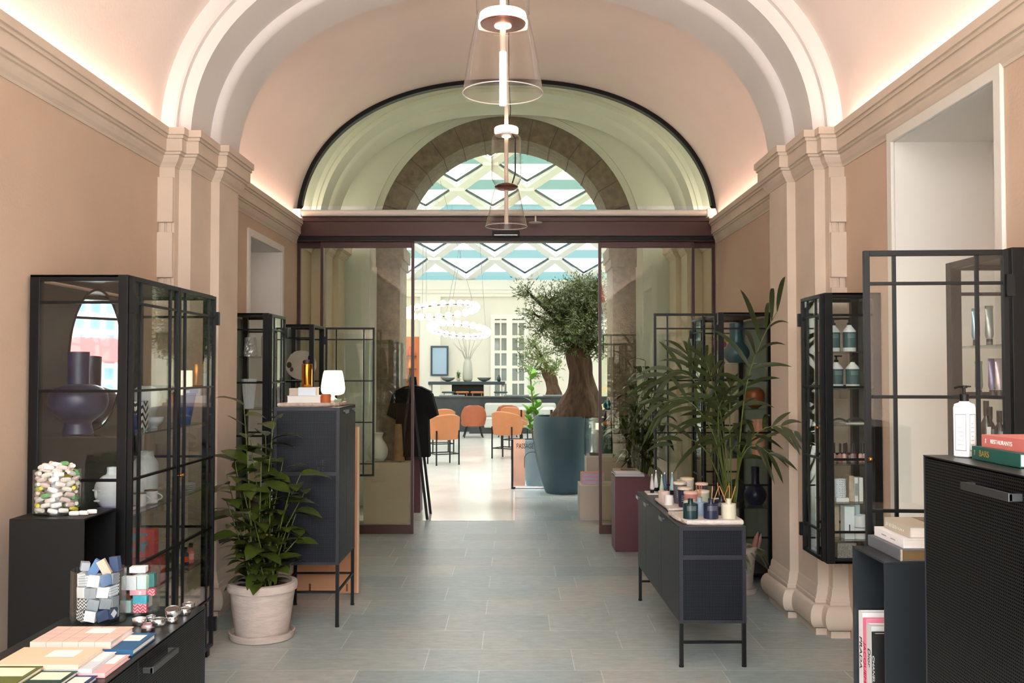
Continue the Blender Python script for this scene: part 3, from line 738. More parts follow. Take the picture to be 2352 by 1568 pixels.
# shelf two
book('purple book lying under the white face vase', -2.06, -1.90, 4.64, 4.84, 1.0, 1.022, mat('violet_cover', (146, 110, 178), .6), 'y0')
t = thing('face_vase', 'white ceramic head shaped vase with a face, on the purple book', 'vase', (-1.985, 4.74, 1.022))
B().lathe(vase_prof(sm([(.038, 0), (.062, .02), (.082, .07), (.078, .12), (.05, .155), (.028, .168), (.026, .20)])), n=40).build('body', M_wcer, t, smooth=True)
b = B(); b.ball((-.052, -.062, .075), (.009, .012, .022)); b.ball((-.048, -.064, .042), (.017, .008, .006)); b.ball((-.068, -.046, .092), (.011, .008, .006)); b.ball((-.030, -.074, .092), (.011, .008, .006)); b.build('face', M_wcer, t, smooth=True)
lathe_thing('ceramic_vase', 'tall white cylinder vase with soft shoulder on the middle shelf of the tall vitrine', 'vase', (-2.03, 5.28, 1.0), wh([(.06, 0), (.066, .06), (.068, .17), (.062, .2), (.045, .225), (.042, .255)]), M_wcer)
for k, (x, y, lb) in enumerate(((-1.925, 4.93, 'white gold rimmed mug nearest the face vase'), (-1.91, 5.05, 'white gold rimmed mug in front of the tall white cylinder vase'))):
    t = thing('mug', lb, 'cup', (x, y, 1.0), group='white mugs in the tall vitrine'); B().lathe(vase_prof([(.028, 0), (.034, .006), (.034, .07)], .003), n=28).build('cup', M_wcer, t, smooth=True)
    B().lathe([(.0345, .068), (.0345, .072), (.031, .072), (.031, .068)], n=28).build('gold_rim', M_brass, t, smooth=True)
    B().tube([(.03 + .028 * math.sin(PI * i / 8), 0, .015 + .042 * i / 8) for i in range(9)], .004, 8).build('handle', M_wcer, t, smooth=True)
for k in range(4):
    lathe_thing('plate', ['lowest white plate of the small stack', 'second white plate from the bottom of the small stack', 'third white plate from the bottom of the small stack', 'topmost white plate of the small stack'][k] + ' in the tall vitrine', 'plate', (-1.915, 5.58, 1.0 + .011 * k), [(.03, 0), (.055, .004), (.062, .010), (.058, .010), (.03, .006), (0, .006)], M_wcer, group='stacked plates in the tall vitrine')
# shelf three
t = thing('gift_box', 'salmon red square box printed with a blue and orange emblem, set on a darker box', 'box', (-1.955, 5.06, .723)); B().box(-.072, .072, -.03, .03, 0, .146).build('carton', mat('salmon_red_card', (214, 78, 72), .6), t, bevel=.001)
b = B(); b.box(-.048, .036, -.0312, -.03, .112, .122); b.box(-.04, -.02, -.0312, -.03, .084, .112); b.box(.0, .02, -.0312, -.03, .03, .075); b.box(-.05, -.03, -.0312, -.03, .03, .044); b.ball((.026, -.0306, .072), (.012, .0008, .01)); b.build('emblem', mat('turquoise_print', (64, 160, 190), .6), t)
b = B(); b.box(-.016, .004, -.0312, -.03, .03, .112); b.box(.022, .042, -.0312, -.03, .03, .06); b.build('emblem_accent', mat('orange_brown_print', (170, 80, 40), .6), t)
box_thing('gift_box', 'dark red patterned box carrying the salmon red box', (-1.955, 5.08, .57), (.20, .12, .152), mat('red_pattern_card', (176, 50, 46), .6, var=.6, vscale=40))
BT = ((5.43, -1.945, (30, 30, 28), (196, 170, 120), 'small dark bottle with a tan label', .10), (5.51, -1.925, (150, 164, 172), (230, 210, 170), 'grey bottle with cream label and black dropper', .135), (5.585, -1.91, (24, 40, 96), (226, 60, 40), 'blue bottle with rainbow stripes', .105), (5.65, -1.90, (222, 110, 124), (240, 170, 170), 'pink bottle', .115))
for y, x, c1, c2, lb, h in BT:
    t = thing('small_bottle', lb + ' on the lower shelf of the tall vitrine', 'bottle', (x, y, .57), group='small bottles in the tall vitrine')
    B().lathe([(.018, 0), (.02, .004), (.02, h * .62), (.009, h * .74), (.009, h * .8)], n=20).build('body', mat('bottle_%d_%d_%d' % c1, c1, .35), t, smooth=True)
    B().shell([(.0205, h * .2), (.0205, h * .5)], n=20).build('label_band', mat('band_%d_%d_%d' % c2, c2, .5), t, smooth=True); B().lathe([(.011, h * .8), (.011, h)], n=16).build('cap', M_black, t, smooth=True)
box_thing('gift_box', 'red and green printed carton on the floor of the tall vitrine', (-1.95, 5.12, .07), (.16, .12, .24), mat('red_green_card', (150, 52, 44), .6, var=.7, vscale=30))
# --- narrow vitrine: crumpled vase, glass dome, fluted vase
t = thing('crumpled_vase', 'silvery white crumpled vase on the upper shelf of the narrow vitrine', 'vase', (-2.13, 7.72, 1.81)); rows = []
for i in range(11):
    z = .155 * i / 10; rows.append([Vector(((.052 - .012 * i / 10 + rnd.uniform(-.008, .008)) * math.cos(2*PI*k/22), (.052 - .012 * i / 10 + rnd.uniform(-.008, .008)) * math.sin(2*PI*k/22), z)) for k in range(22)])
b = B(); b.grid(rows, close=True); b.build('body', mat('crumpled_silver', (214, 208, 206), .3, metal=.4), t)
t = thing('glass_dome', 'clear glass dome with round knob beside the crumpled vase', 'cloche', (-2.03, 7.86, 1.81)); B().shell(sm([(.05, .002), (.05, .14), (.044, .17), (.024, .19), (.004, .195)]), n=28).build('dome', G_pend, t, smooth=True); B().ball((0, 0, .207), .012).build('knob', M_black, t, smooth=True)
B().lathe([(.058, -.0), (.058, .006)], n=28).build('base', M_wcer, t)
b = B(); rows = []
for i in range(8):
    z = .235 * i / 7; rr = .036 + .022 * (i / 7) ** 1.2; rows.append([Vector(((rr + .0035 * (k % 2)) * math.cos(2*PI*k/48), (rr + .0035 * (k % 2)) * math.sin(2*PI*k/48), z)) for k in range(48)])
b.grid(rows, close=True); solid('fluted_vase', b, M_wcer, 'white fluted vase with flared top below the crumpled vase', 'vase', (-2.14, 7.72, 1.395), smooth=True)
# --- vitrine with the stone disc
t = thing('stone_disc', 'large speckled cream stone disc leaning in the vitrine with the open door', 'ornament', (-2.095, 9.40, 1.60 + .15)); t.rotation_euler = (R(-8), 0, R(4))
P = [((.145 + rnd.uniform(-.006, .005)) * math.cos(2*PI*i/40), (.145 + rnd.uniform(-.006, .005)) * math.sin(2*PI*i/40)) for i in range(40)]
B().prism(P[::-1], -.012, .012, T=lambda p: Vector((p.x, p.z, p.y))).build('slab', mat('cream_marble', (214, 200, 184), .5, var=.08, vscale=10, bump=.2), t)
b = B()
for x, z, s1, s2 in ((.045, .03, .03, .022), (-.115, .0, .024, .03), (-.09, -.045, .016, .022), (.06, -.02, .006, .006), (.085, .07, .02, .03)): b.ball((x, -.0125, z), (s1, .002, s2), 12, 8)
b.build('inclusion', mat('brown_inclusion', (58, 46, 38), .6), t, smooth=True)
b = B(); b.prism([(-.16, -.05), (.16, -.055), (.15, .06), (-.145, .055)], 0, .004); solid('stone_slab', b, M_slabst, 'thin rough stone piece under the speckled disc', 'ornament', (-2.09, 9.42, 1.60))

# --- plinth with sweets
ZP = 1.066
jx, jy = -2.03, 4.262
def glass_jar(label, loc, r, h, group=None):
    t = thing('glass_jar', label, 'jar', loc, group=group); B().shell([(r - .006, .0), (r, .004), (r, h), (r - .004, h + .002), (r - .004, .012), (r - .006, .008)], n=48).build('wall', G_jar, t, smooth=True)
    B().lathe([(r - .005, .0), (r - .005, .009)], n=40).build('base', G_jar, t, smooth=True); return t
glass_jar('straight sided glass jar heaped with wrapped sweets on the tall black plinth', (jx, jy, ZP), .098, .195)
def sweet(m, loc, rot, label, kind):
    b = B(); b.tube([(-.02, 0, 0), (-.019, 0, 0), (-.012, 0, 0), (.012, 0, 0), (.019, 0, 0), (.02, 0, 0)], [.0085, .0085, .0105, .0105, .0085, .0085], 8)
    o = b.build('sweet', m, None, True, loc=loc); o.rotation_euler = rot; return props(o, label, 'sweet', kind)
cw = [mat('sweet_white', (240, 234, 224), .45, var=.10, vscale=60), mat('sweet_pink', (236, 212, 206), .45, var=.12, vscale=60), mat('sweet_yellow', (238, 222, 96), .45), mat('sweet_green', (120, 186, 120), .45)]
proto = {}
lab = ['white wrapped sweet heaped in the glass jar on the tall black plinth', 'pink printed wrapped sweet heaped in the glass jar on the tall black plinth', 'yellow wrapped sweet heaped in the glass jar on the tall black plinth', 'green wrapped sweet heaped in the glass jar on the tall black plinth']
def put_sweet(k, loc, rot, label=None, group='sweets in the glass jar'):
    if k not in proto: proto[k] = sweet(cw[k], loc, rot, lab[k], 'sweets in the glass jar'); o = proto[k]
    else: o = proto[k].copy(); COL.objects.link(o); o.location = loc; o.rotation_euler = rot
    o['label'] = label or lab[k]; o['group'] = group; return o
for lay in range(8):
    z = ZP + .022 + .0225 * lay
    for i in range(9):
        a = 2 * PI * (i + .5 * (lay % 2)) / 9 + rnd.uniform(-.1, .1)
        k = rnd.choices([0, 1, 2, 3], [5, 4, 1, 1])[0]
        put_sweet(k, (jx + .079 * math.cos(a), jy + .079 * math.sin(a), z + rnd.uniform(-.003, .003)), (rnd.uniform(-.3, .3), rnd.uniform(-.35, .35), a + PI/2 + rnd.uniform(-.35, .35)))
for r_, n_, dz in ((.052, 7, .004), (.022, 4, .012), (.03, 3, .028), (.062, 7, .018)):
    for i in range(n_):
        a = 2 * PI * i / n_ + r_ * 30; put_sweet(rnd.choice([0, 0, 1, 0, 2, 3]), (jx + r_ * math.cos(a), jy + r_ * math.sin(a), ZP + .19 + dz), (rnd.uniform(-.2, .2), rnd.uniform(-.3, .3), rnd.uniform(0, PI)))
for i, (dx, dy, rz, lb) in enumerate(((.02, 0, .2, 'nearest the jar'), (.055, .012, -.1, 'in the middle of the three'), (.075, .05, .3, 'farthest from the jar'))):
    put_sweet(0, (jx + .09 + dx, jy - .07 + dy, ZP + .0105), (0, 0, rz), 'loose white wrapped sweet on the black plinth, ' + lb, 'loose sweets on the black plinth')

# --- low sideboard: notebooks, jars, tins
ZB = .786
def nb(label, x0, x1, y0, y1, z0, z1, col, patch=None, page=None, m=None, spine='y0'):
    return book(label, x0, x1, y0, y1, z0, z1, m or mat('cover_%d_%d_%d' % col, col, .55), spine, 'notebook', page or M_paper, 'notebooks on the black sideboard', patch=patch, cat='notebook')
pk = nb('pink grid cover notebook lying on the blue one', -1.557, -1.297, 3.10, 3.288, .806, .828, (236, 196, 182), patch=(M_paper, .50, .82, .56, .88))
b = B()
for k in range(1, 5): b.box(-.13 + .052 * k - .0004, -.13 + .052 * k + .0004, -.0945, .094, .0222, .0225); b.box(-.13 + .052 * k - .0004, -.13 + .052 * k + .0004, -.0947, -.094, .0, .022)
for k in range(1, 4): b.box(-.13, .13, -.094 + .047 * k - .0003, -.094 + .047 * k + .0003, .0222, .0224)
b.build('grid_print', mat('brown_line', (150, 110, 100), .7), pk)
nb('steel blue notebook under the pink grid notebook', -1.485, -1.222, 3.09, 3.288, .786, .806, (38, 92, 132), patch=(M_paper, .66, .93, .52, .86))
nb('tan notebook with white label, below the pink grid notebook', -1.55, -1.296, 2.868, 3.05, .812, .826, (226, 202, 172), patch=(M_paper, .45, .80, .45, .82))
nb('pale grey notebook under the tan one', -1.47, -1.257, 2.872, 3.05, .800, .812, (206, 212, 220), patch=(M_paper, .72, .96, .45, .95))
nb('rose pink notebook at the bottom of the tan stack', -1.44, -1.218, 2.872, 3.06, .786, .800, (232, 172, 172), patch=(M_paper, .80, .95, .5, .95))
nb('olive green notebook with cream label nearest the sideboard edge by the wall', -1.64, -1.395, 2.66, 2.858, .812, .826, (96, 104, 50), patch=(mat('cream_label', (232, 226, 200), .7), .22, .95, .52, .9))
nb('dark green notebook partly under the olive one', -1.53, -1.292, 2.66, 2.858, .799, .812, (28, 62, 56), patch=(MATS['cream_label'], .58, .95, .58, .92))
nb('navy blue notebook with pale label at the bottom of the green stack', -1.46, -1.232, 2.655, 2.856, .786, .799, (30, 52, 100), patch=(mat('pink_label', (236, 220, 212), .7), .58, .95, .58, .92))
def soap(label, loc, size, m, rot, group):
    o = solid('soap_box', B().cbox((0, 0, 0), size), m, label, 'soap', loc, group=group, bevel=.0015); o.rotation_euler = rot; return o
zg = [stripes('zigzag_black', (238, 238, 238), (30, 30, 34), 85, 'Z', 1.2), stripes('zigzag_red', (238, 170, 180), (206, 60, 80), 85, 'Z', 1.2), stripes('stripe_grey', (214, 222, 226), (170, 180, 190), 110, 'Z')]
SW, SG, SN, SB, SBR, STQ, SP, SMT = [mat(n, c, .6) for n, c in (('soap_white', (236, 238, 240)), ('soap_grey', (150, 158, 166)), ('soap_navy', (58, 76, 108)), ('soap_blue', (84, 120, 164)), ('soap_brown', (110, 66, 46)), ('soap_turquoise', (70, 176, 196)), ('soap_pink', (236, 170, 178)), ('soap_mint', (206, 232, 222)))]
g1 = 'wrapped soaps in the larger glass jar'; jx1, jy1 = -1.518, 3.515
glass_jar('larger glass jar of grey, navy and zigzag wrapped soaps on the sideboard', (jx1, jy1, ZB), .095, .19, 'soap jars on the sideboard')
LV = ('bottom', 'second', 'third', 'upper'); ORD = ('first', 'second', 'third', 'fourth', 'fifth', 'sixth', 'seventh')
PLAN = [[(SN, 'navy'), (zg[0], 'zigzag'), (zg[0], 'zigzag'), (SW, 'white'), (SN, 'navy'), (SN, 'diamond labelled navy'), (SG, 'grey')],
        [(SN, 'navy'), (zg[0], 'zigzag'), (zg[0], 'zigzag'), (SG, 'grey'), (SG, 'grey'), (SG, 'grey'), (SN, 'navy')],
        [(zg[2], 'striped'), (SW, 'white'), (SW, 'white'), (SG, 'grey'), (SW, 'white'), (zg[2], 'striped'), (zg[0], 'zigzag')],
        [(SW, 'white'), (SW, 'white'), (zg[2], 'striped'), (SW, 'white'), (SB, 'blue'), (SG, 'grey'), (zg[0], 'zigzag')]]
for lv in range(4):
    for k in range(7):
        m, nm = PLAN[lv][k]; a = -PI/2 + (k - 3) * .62 + (.15 if lv % 2 else 0); rr = .058; tl = rnd.uniform(-.22, .22)
        o = soap('%s soap box in %s layer of larger jar, %s from wall' % (nm, LV[lv], ORD[k]), (jx1 + rr * math.cos(a), jy1 + rr * math.sin(a), ZB + .034 + .041 * lv), (.040, .026, .038), m, (0, tl, a + PI/2), g1)
        if 'diamond' in nm: B().cbox((0, -.0135, 0), (.022, .001, .022), rotm(0, R(45), 0)).build('diamond_label', SW, o)
soap('dark navy soap box filling the middle of the larger jar', (jx1, jy1 + .015, ZB + .09), (.06, .06, .15), SN, (0, 0, .3), g1)
for lb, dx, dy, dz, sz, m, ry, rz in [('blue soap box leaning out of the top of the larger jar', -.006, -.012, .196, (.032, .022, .06), SB, .5, .2), ('tan soap box leaning beside the blue one at the jar top', .028, -.016, .198, (.03, .02, .06), mat('soap_tan', (196, 176, 156), .6), -.5, .1), ('navy soap box sticking out highest beside the tan one', .056, .012, .205, (.034, .022, .056), SN, -.12, -.2), ('grey loop wrapped soap lying on top of the larger jar', -.05, .0, .2, (.03, .04, .03), SG, .15, .5)]:
    soap(lb, (jx1 + dx, jy1 + dy, ZB + dz), sz, m, (0, ry, rz), g1)
g2 = 'wrapped soaps in the smaller glass jar'; jx2, jy2 = -1.42, 3.655
glass_jar('smaller glass jar of white, pink and turquoise wrapped soaps behind the larger jar', (jx2, jy2, ZB), .072, .165, 'soap jars on the sideboard')
L2 = [('pink zigzag soap box at the bottom of the smaller jar', .02, -.045, .026, (.05, .024, .034), zg[1]), ('turquoise labelled soap box above the pink zigzag one', .02, -.045, .058, (.052, .024, .03), STQ), ('mint and white soap box at the bottom of the smaller jar', -.036, -.036, .03, (.042, .024, .045), SMT),
      ('brown soap box in the middle of the smaller jar', -.034, -.036, .067, (.036, .022, .02), SBR), ('pink soap box in the middle of the smaller jar', .012, -.045, .084, (.06, .022, .02), SP), ('white printed soap box at the upper front of the smaller jar', -.022, -.044, .118, (.054, .024, .05), SW),
      ('white soap box with mint edge at the upper side of the smaller jar', .026, -.04, .12, (.036, .024, .05), SMT), ('teal soap box with round label at the upper side of the smaller jar', .052, -.018, .125, (.026, .03, .05), mat('soap_teal', (60, 120, 116), .6)), ('red zigzag soap box at the side of the smaller jar', .052, -.018, .08, (.026, .03, .026), zg[1]), ('white soap box lying on top of the smaller jar', -.01, .01, .158, (.06, .04, .022), SW), ('white soap block in the heart of the smaller jar', .0, .012, .075, (.06, .06, .12), SW)]
for lb, dx, dy, dz, sz, m in L2: soap(lb, (jx2 + dx, jy2 + dy, ZB + dz), sz, m, (0, 0, rnd.uniform(-.12, .12)), g2)
def tin(label, u, v, z=ZB, r=.024, h=.022, tilt=0, lid=None):
    p = on(u, v, z); t = thing('balm_tin', label, 'tin', (p.x, p.y + r * .6, z), group='aluminium tins on the sideboard'); t.rotation_euler = (tilt, 0, 0)
    M_tin = mat('bright_tin', (226, 226, 228), .2, metal=1.); B().lathe([(r * .97, 0), (r, .001), (r, h * .5), (r * .985, h * .52)], n=28).build('base', M_tin, t, smooth=True)
    B().lathe([(r * 1.02, h * .5), (r * 1.02, h * .93), (r * .99, h), (r * .9, h), (r * .88, h - .001)], n=28).build('lid', lid or M_tin, t, smooth=True); return t
for a in (('lower silver tin of the pair beside the larger soap jar', 316, 1436), ('upper silver tin of the pair beside the larger soap jar', 316, 1436, ZB + .022), ('small silver tin between the two front tin stacks', 344, 1428, ZB, .017, .02), ('lower silver tin of the tall stack at the front', 360, 1437), ('upper silver tin of the tall stack at the front', 360, 1437, ZB + .022),
          ('single silver tin in front of the tall stack, lid tinted pink', 337, 1449), ('silver tin just past the tall front stack', 392, 1430, ZB, .021), ('lower silver tin of the rear stack', 396, 1412), ('middle silver tin of the rear stack', 397, 1412, ZB + .022), ('tilted silver tin on top of the rear stack', 393, 1412, ZB + .046, .024, .022, .25), ('silver tin to the hall side of the rear stack', 420, 1412), ('silver tin nearest the far end of the sideboard', 430, 1400)):
    tin(*a, lid=mat('pink_tin_lid', (216, 180, 182), .35, metal=.5) if 'pink' in a[0] else None)

# --- tall blue cabinet: stone slab, books, brass cylinder, lamp
ZE = 1.453
P = [(-.205, -.21), (-.19, .19), (.19, .20), (.205, .05), (.19, -.10), (.13, -.175), (.0, -.205)]
def rough_slab(name, label, loc, poly, h, m, sub=6):
    pts = []
    for i, (x, y) in enumerate(poly):
        x2, y2 = poly[(i + 1) % len(poly)]
        for k in range(sub): q = k / sub; pts.append((x + (x2 - x) * q + rnd.uniform(-.004, .004), y + (y2 - y) * q + rnd.uniform(-.004, .004)))
    n = len(pts); b = B(); rows = []
    for z, ins in ((0, .006), (h * .35, 0), (h * .75, .002), (h, .004)):
        rows.append([Vector((x * (1 - ins / .2) + rnd.uniform(-.002, .002) * (0 < z < h), y * (1 - ins / .2) + rnd.uniform(-.002, .002) * (0 < z < h), z)) for x, y in pts])
    b.grid(rows, close=True); b.add(rows[-1], [tuple(range(n))]); b.add(rows[0], [tuple(range(n - 1, -1, -1))])
    o = b.build(name, m, None, loc=loc, fix=True); return props(o, label, 'stone slab')
rough_slab('stone_slab', 'rough pink stone slab on the tall blue cabinet', (-1.39, 6.66, ZE), P, .026, M_slabst)
ZL = ZE + .026
book('thick white book at the bottom of the pile beside the glowing lamp', -1.545, -1.315, 6.50, 6.70, ZL, ZL + .048, mat('white_cover', (238, 238, 240), .6), 'y1')
book('smaller white book on top of the thick white one beside the lamp', -1.475, -1.355, 6.53, 6.66, ZL + .048, ZL + .104, mat('pale_blue_cover', (222, 230, 240), .5), 'y0')
box_thing('card_box', 'beige card box next to the smaller white book', (-1.51, 6.60, ZL + .048), (.064, .09, .05), mat('beige_card', (196, 180, 164), .7))
t = thing('brass_cylinder', 'polished brass cylinder with dark stopper standing on the books by the lamp', 'vase', (-1.43, 6.60, ZL + .104)); B().lathe([(.035, 0), (.036, .002), (.036, .158), (.034, .16)], n=36).build('body', mat('polished_brass', (214, 142, 58), .16, metal=1), t, smooth=True); B().lathe([(.014, .16), (.017, .185), (.014, .19)], n=20).build('stopper', mat('dark_stopper', (60, 44, 40), .5), t, smooth=True)
t = thing('table_lamp', 'small glowing opal glass table lamp on the stone slab', 'lamp', (-1.285, 6.78, ZL)); B().lathe(sm([(.045, .0), (.047, .012), (.03, .018), (.014, .03), (.012, .05)]), n=28).build('base', M_wcer, t, smooth=True)
B().lathe(sm([(.045, .046), (.072, .056), (.083, .08), (.082, .115), (.072, .18), (.064, .212), (.058, .218), (.02, .22)]), n=40).build('shade', M_lamp, t, smooth=True)
solid('leather_cuff', B().lathe([(.034, 0), (.034, .058), (.030, .058), (.030, 0)], n=28), mat('tan_leather', (186, 96, 50), .6), 'tan leather ring beside the books in front of the lamp', 'ornament', (-1.29, 6.55, ZL), smooth=True)
box_thing('soap_bar', 'small green box on the stone slab edge beside the lamp', (-1.225, 6.66, ZL), (.05, .05, .02), mat('sage_green', (126, 156, 126), .6))

# --- big leafy pot plant
def pot(t, r0, r1, h, m=None, saucer=True, soil=.045):
    m = m or M_clay
    z0 = .022 if saucer else 0
    B().lathe(vase_prof([(r0, z0), (r0 * 1.02, z0 + .005)] + [(r0 + (r1 - r0) * k / 6, z0 + (h - .055) * k / 6) for k in range(1, 7)] + [(r1 + .012, z0 + h - .052), (r1 + .016, z0 + h - .03), (r1 + .012, z0 + h - .004), (r1 + .002, z0 + h)], .022), n=48).build('pot', m, t, smooth=True)
    if saucer: B().lathe([(r0 * 1.05, 0), (r0 * 1.2, .004), (r0 * 1.26, .045), (r0 * 1.2, .047), (r0 * 1.14, .021), (0, .021)], n=48).build('saucer', m, t, smooth=True)
    rr = r1 - .012; b = B(); rows = [[Vector((0, 0, z0 + h - soil + .015))] * 36]
    for q in (.35, .7, 1.0): rows.append([Vector((rr * q * math.cos(2*PI*k/36), rr * q * math.sin(2*PI*k/36), z0 + h - soil + .015 * (1 - q) + rnd.uniform(-.004, .006))) for k in range(36)])
    b.grid(rows, close=True); b.build('soil', M_soil, t)
pp = on(602, 1462); PY = pp.y
t = thing('leafy_pot_plant', 'bushy green broad leaved plant in a pale clay pot beside the tall blue cabinet', 'plant', (pp.x, PY, 0))
pot(t, .165, .205, .335)
st = B(); lf = B(); rp = random.Random(5)
def to_l(u, v, dy): q = at(u, v, PY + dy); return Vector((q.x - pp.x, q.y - PY, q.z))
stems = [(560, 930, -.02), (575, 1010, .05), (630, 960, .02), (600, 1060, -.1), (650, 1060, .03), (690, 1090, -.05), (540, 1060, .02), (520, 1150, -.04), (680, 1180, .08), (560, 1130, -.12), (620, 1130, -.14), (660, 1210, -.12), (700, 1130, .0), (545, 1230, -.1), (585, 1200, -.16), (640, 1250, -.16), (520, 1090, .06), (610, 1000, .1), (665, 1130, -.13), (590, 1260, -.15), (535, 1180, .08), (690, 1230, -.02)]
for (u, v, dy) in stems:
    tip = to_l(u, v, dy); a = rp.uniform(0, 2*PI); base = Vector((.07 * math.cos(a), .07 * math.sin(a), .30)); mid = Vector((tip.x * .55 + base.x * .3, tip.y * .5, .30 + (tip.z - .30) * .6)); pts = []
    for k in range(8): q = k / 7; pts.append(base * (1-q)**2 + mid * 2*q*(1-q) + tip * q*q)
    st.tube(pts, [.006 - .0035 * k / 7 for k in range(8)], 6)
    n = max(2, int((tip.z - .3) / .16) + 1)
    for k in range(n + 3):
        q = min(1, .30 + .70 * k / (n + 2)); i = min(6, int(q * 7)); p = pts[i].lerp(pts[i+1], q * 7 - i) if i < 7 else pts[7]
        ax = (pts[min(7, i+1)] - pts[i]).normalized(); ang = k * 2.4 + rp.uniform(-.4, .4) + a
        dd = (Vector((math.cos(ang), math.sin(ang), 0)) + ax * rp.uniform(.15, .7)).normalized(); L = rp.uniform(.15, .235)
        w_ = p + dd * L + Vector((pp.x, PY, 0))
        if (w_.y > 6.33 and w_.x > -1.68) or w_.x < -2.0 or (w_.x < -1.78 and w_.y < 5.82): continue
        leaf_b(lf, p, dd, dd.cross(Vector((0, 0, 1))) + Vector((0, 0, rp.uniform(-.4, .4))), L, L * rp.uniform(.46, .58), rp.uniform(.05, .6), rp.uniform(.05, .25), 6)
for k in range(56):
    a = rp.uniform(0, 2*PI); rr = rp.uniform(.02, .14); b0 = Vector((rr * math.cos(a), rr * math.sin(a), rp.uniform(.33, .62))); dd = Vector((math.cos(a), math.sin(a), rp.uniform(.1, 1.2))); L = rp.uniform(.14, .21)
    w_ = b0 + dd.normalized() * L + Vector((pp.x, PY, 0))
    if (w_.y > 6.33 and w_.x > -1.68) or (w_.x < -1.78 and w_.y < 5.82): continue
    leaf_b(lf, b0, dd, dd.cross(Vector((0, 0, 1))), L, L * .5, rp.uniform(.1, .7), .15, 6)
st.build('stems', M_stem, t, smooth=True); lf.build('foliage', M_leaf, t, smooth=True)
# ================================================================== RIGHT SIDE
ZR = .804
# --- sideboard: tray with diffusers, candles, tubes
P = [(-.17, -.185), (-.205, .0), (-.215, .19), (.0, .2), (.16, .19), (.165, -.18)]
rough_slab('stone_slab', 'white rough edged stone tray at the near end of the right sideboard', (1.165, 5.765, ZR), P, .026, mat('white_travertine', (226, 216, 208), .75, var=.1, vscale=30, bump=.8, bscale=60))
ZT = ZR + .027
def diffuser(label, u, Y, col, z=ZT, r=.043, h=.082, rods=((-.03, .0), (.03, .02)), rodcol=(214, 176, 120), dots=True):
    X = at(u, 1180, Y).x; m = mat('bottle_glass_%d_%d_%d' % col, col, .3)
    t = thing('reed_diffuser', label, 'diffuser', (X, Y, z), group='reed diffusers on the stone tray')
    B().lathe(vase_prof(sm([(r - .002, 0), (r, .004), (r, h - .004), (r - .004, h), (.017, h + .002), (.0155, h + .028), (.017, h + .032)], 3), .006), n=36).build('bottle', m, t, smooth=True)
    if dots:
        b = B()
        for k in range(9):
            for j in range(4):
                a = -PI/2 + (k - 4) * .16 + (.05 if j % 2 else 0); b.cbox((r * math.cos(a), r * math.sin(a), h * .62 + j * .007), (.0012, .004, .0014), rotm(0, 0, a))
        b.build('printed_dots', M_inkw, t)
    for dx, dy in rods: B().tube([(dx * -.25, dy * -.25, .02), (dx, dy, h + .105)], .0021, 6).build('reed', mat('reed_%d' % rodcol[2], rodcol, .7), t)
    return t
diffuser('dark green reed diffuser bottle on the stone tray', 1586, 5.665, (26, 58, 62), rods=())
diffuser('navy blue reed diffuser on the stone tray between the green and cream ones', 1633, 5.665, (36, 44, 72), rods=((.045, -.01), (.012, .01)))
diffuser('cream reed diffuser at the end of the stone tray', 1674, 5.665, (226, 222, 198), rods=((.04, .0), (-.05, .02), (.012, .03)), dots=False, rodcol=(226, 150, 90))
diffuser('pale grey blue diffuser behind the green and navy ones', 1607, 5.79, (150, 170, 186), rods=((-.02, .0), (.0, .01), (.012, .0)), dots=False, rodcol=(200, 110, 62), h=.075)
diffuser('black diffuser with white print behind the navy one', 1657, 5.82, (40, 40, 44), rods=((.05, .0), (-.02, .02)), rodcol=(212, 120, 84))
def candle(label, u, Y, col, r, h, lid=None, band=None, z=ZR, grp='scented candles on the right sideboard'):
    X = at(u, 1140, Y).x; t = thing('candle_cup', label, 'candle', (X, Y, z), group=grp); m = mat('cup_%d_%d_%d' % col, col, .5)
    B().lathe(vase_prof([(r * .88, 0), (r * .9, .003), (r, h)], .004), n=32).build('cup', m, t, smooth=True)
    if lid: B().lathe([(r * 1.02, h), (r * 1.04, h + .003), (r * 1.03, h + .012), (r * .95, h + .014)], n=32).build('lid', mat('lid_%d_%d_%d' % lid, lid, .5), t, smooth=True)
    else: B().lathe([(r * .92, h * .8), (0, h * .8)], n=28).build('wax', mat('wax', (238, 228, 212), .5), t)
    if band:
        b = B()
        for k in range(7):
            for j in range(4): a = -PI/2 + (k - 3) * .2; b.cbox((r * .96 * math.cos(a), r * .96 * math.sin(a), h * .35 + j * .011), (.003, .006, .0018), rotm(0, 0, a))
        b.build('printed_text', mat('print_%d' % band[0], band, .6), t)
    return t
rough_slab('stone_slab', 'second pale stone tray under the candle cups on the right sideboard', (1.13, 6.36, ZR), [(-.155, -.24), (-.165, .27), (.14, .28), (.15, -.22)], .018, MATS['white_travertine'])
ZK = ZR + .019
candle('navy candle cup with white print and cream lid', 1573, 6.20, (34, 38, 64), .044, .11, (236, 222, 196), (230, 230, 235), ZK)
candle('dusty pink candle cup with pale lid beside the navy one', 1587, 6.10 - .03, (190, 132, 124), .044, .10, (236, 196, 180), (240, 220, 214), ZK)
candle('pale green candle cup with cream lid behind the grey blue diffuser', 1613, 6.14, (190, 200, 172), .045, .098, (236, 224, 204), None, ZK)
candle('grey candle cup with wide cream lid behind the navy candle', 1562, 6.36, (96, 96, 104), .044, .125, (240, 224, 200), (220, 220, 220), ZK)
candle('tall candle cup with pale wooden lid at the rear of the tray', 1578, 6.53, (206, 196, 184), .046, .135, (236, 216, 180), None, ZK)
candle('candle cup with pink lid beside the tall one', 1612, 6.38, (60, 62, 72), .04, .118, (238, 204, 186), None, ZK)
candle('small cream jar between the pink candle and the pale diffuser', 1606, 5.93, (214, 200, 168), .034, .055, None, None, ZR)
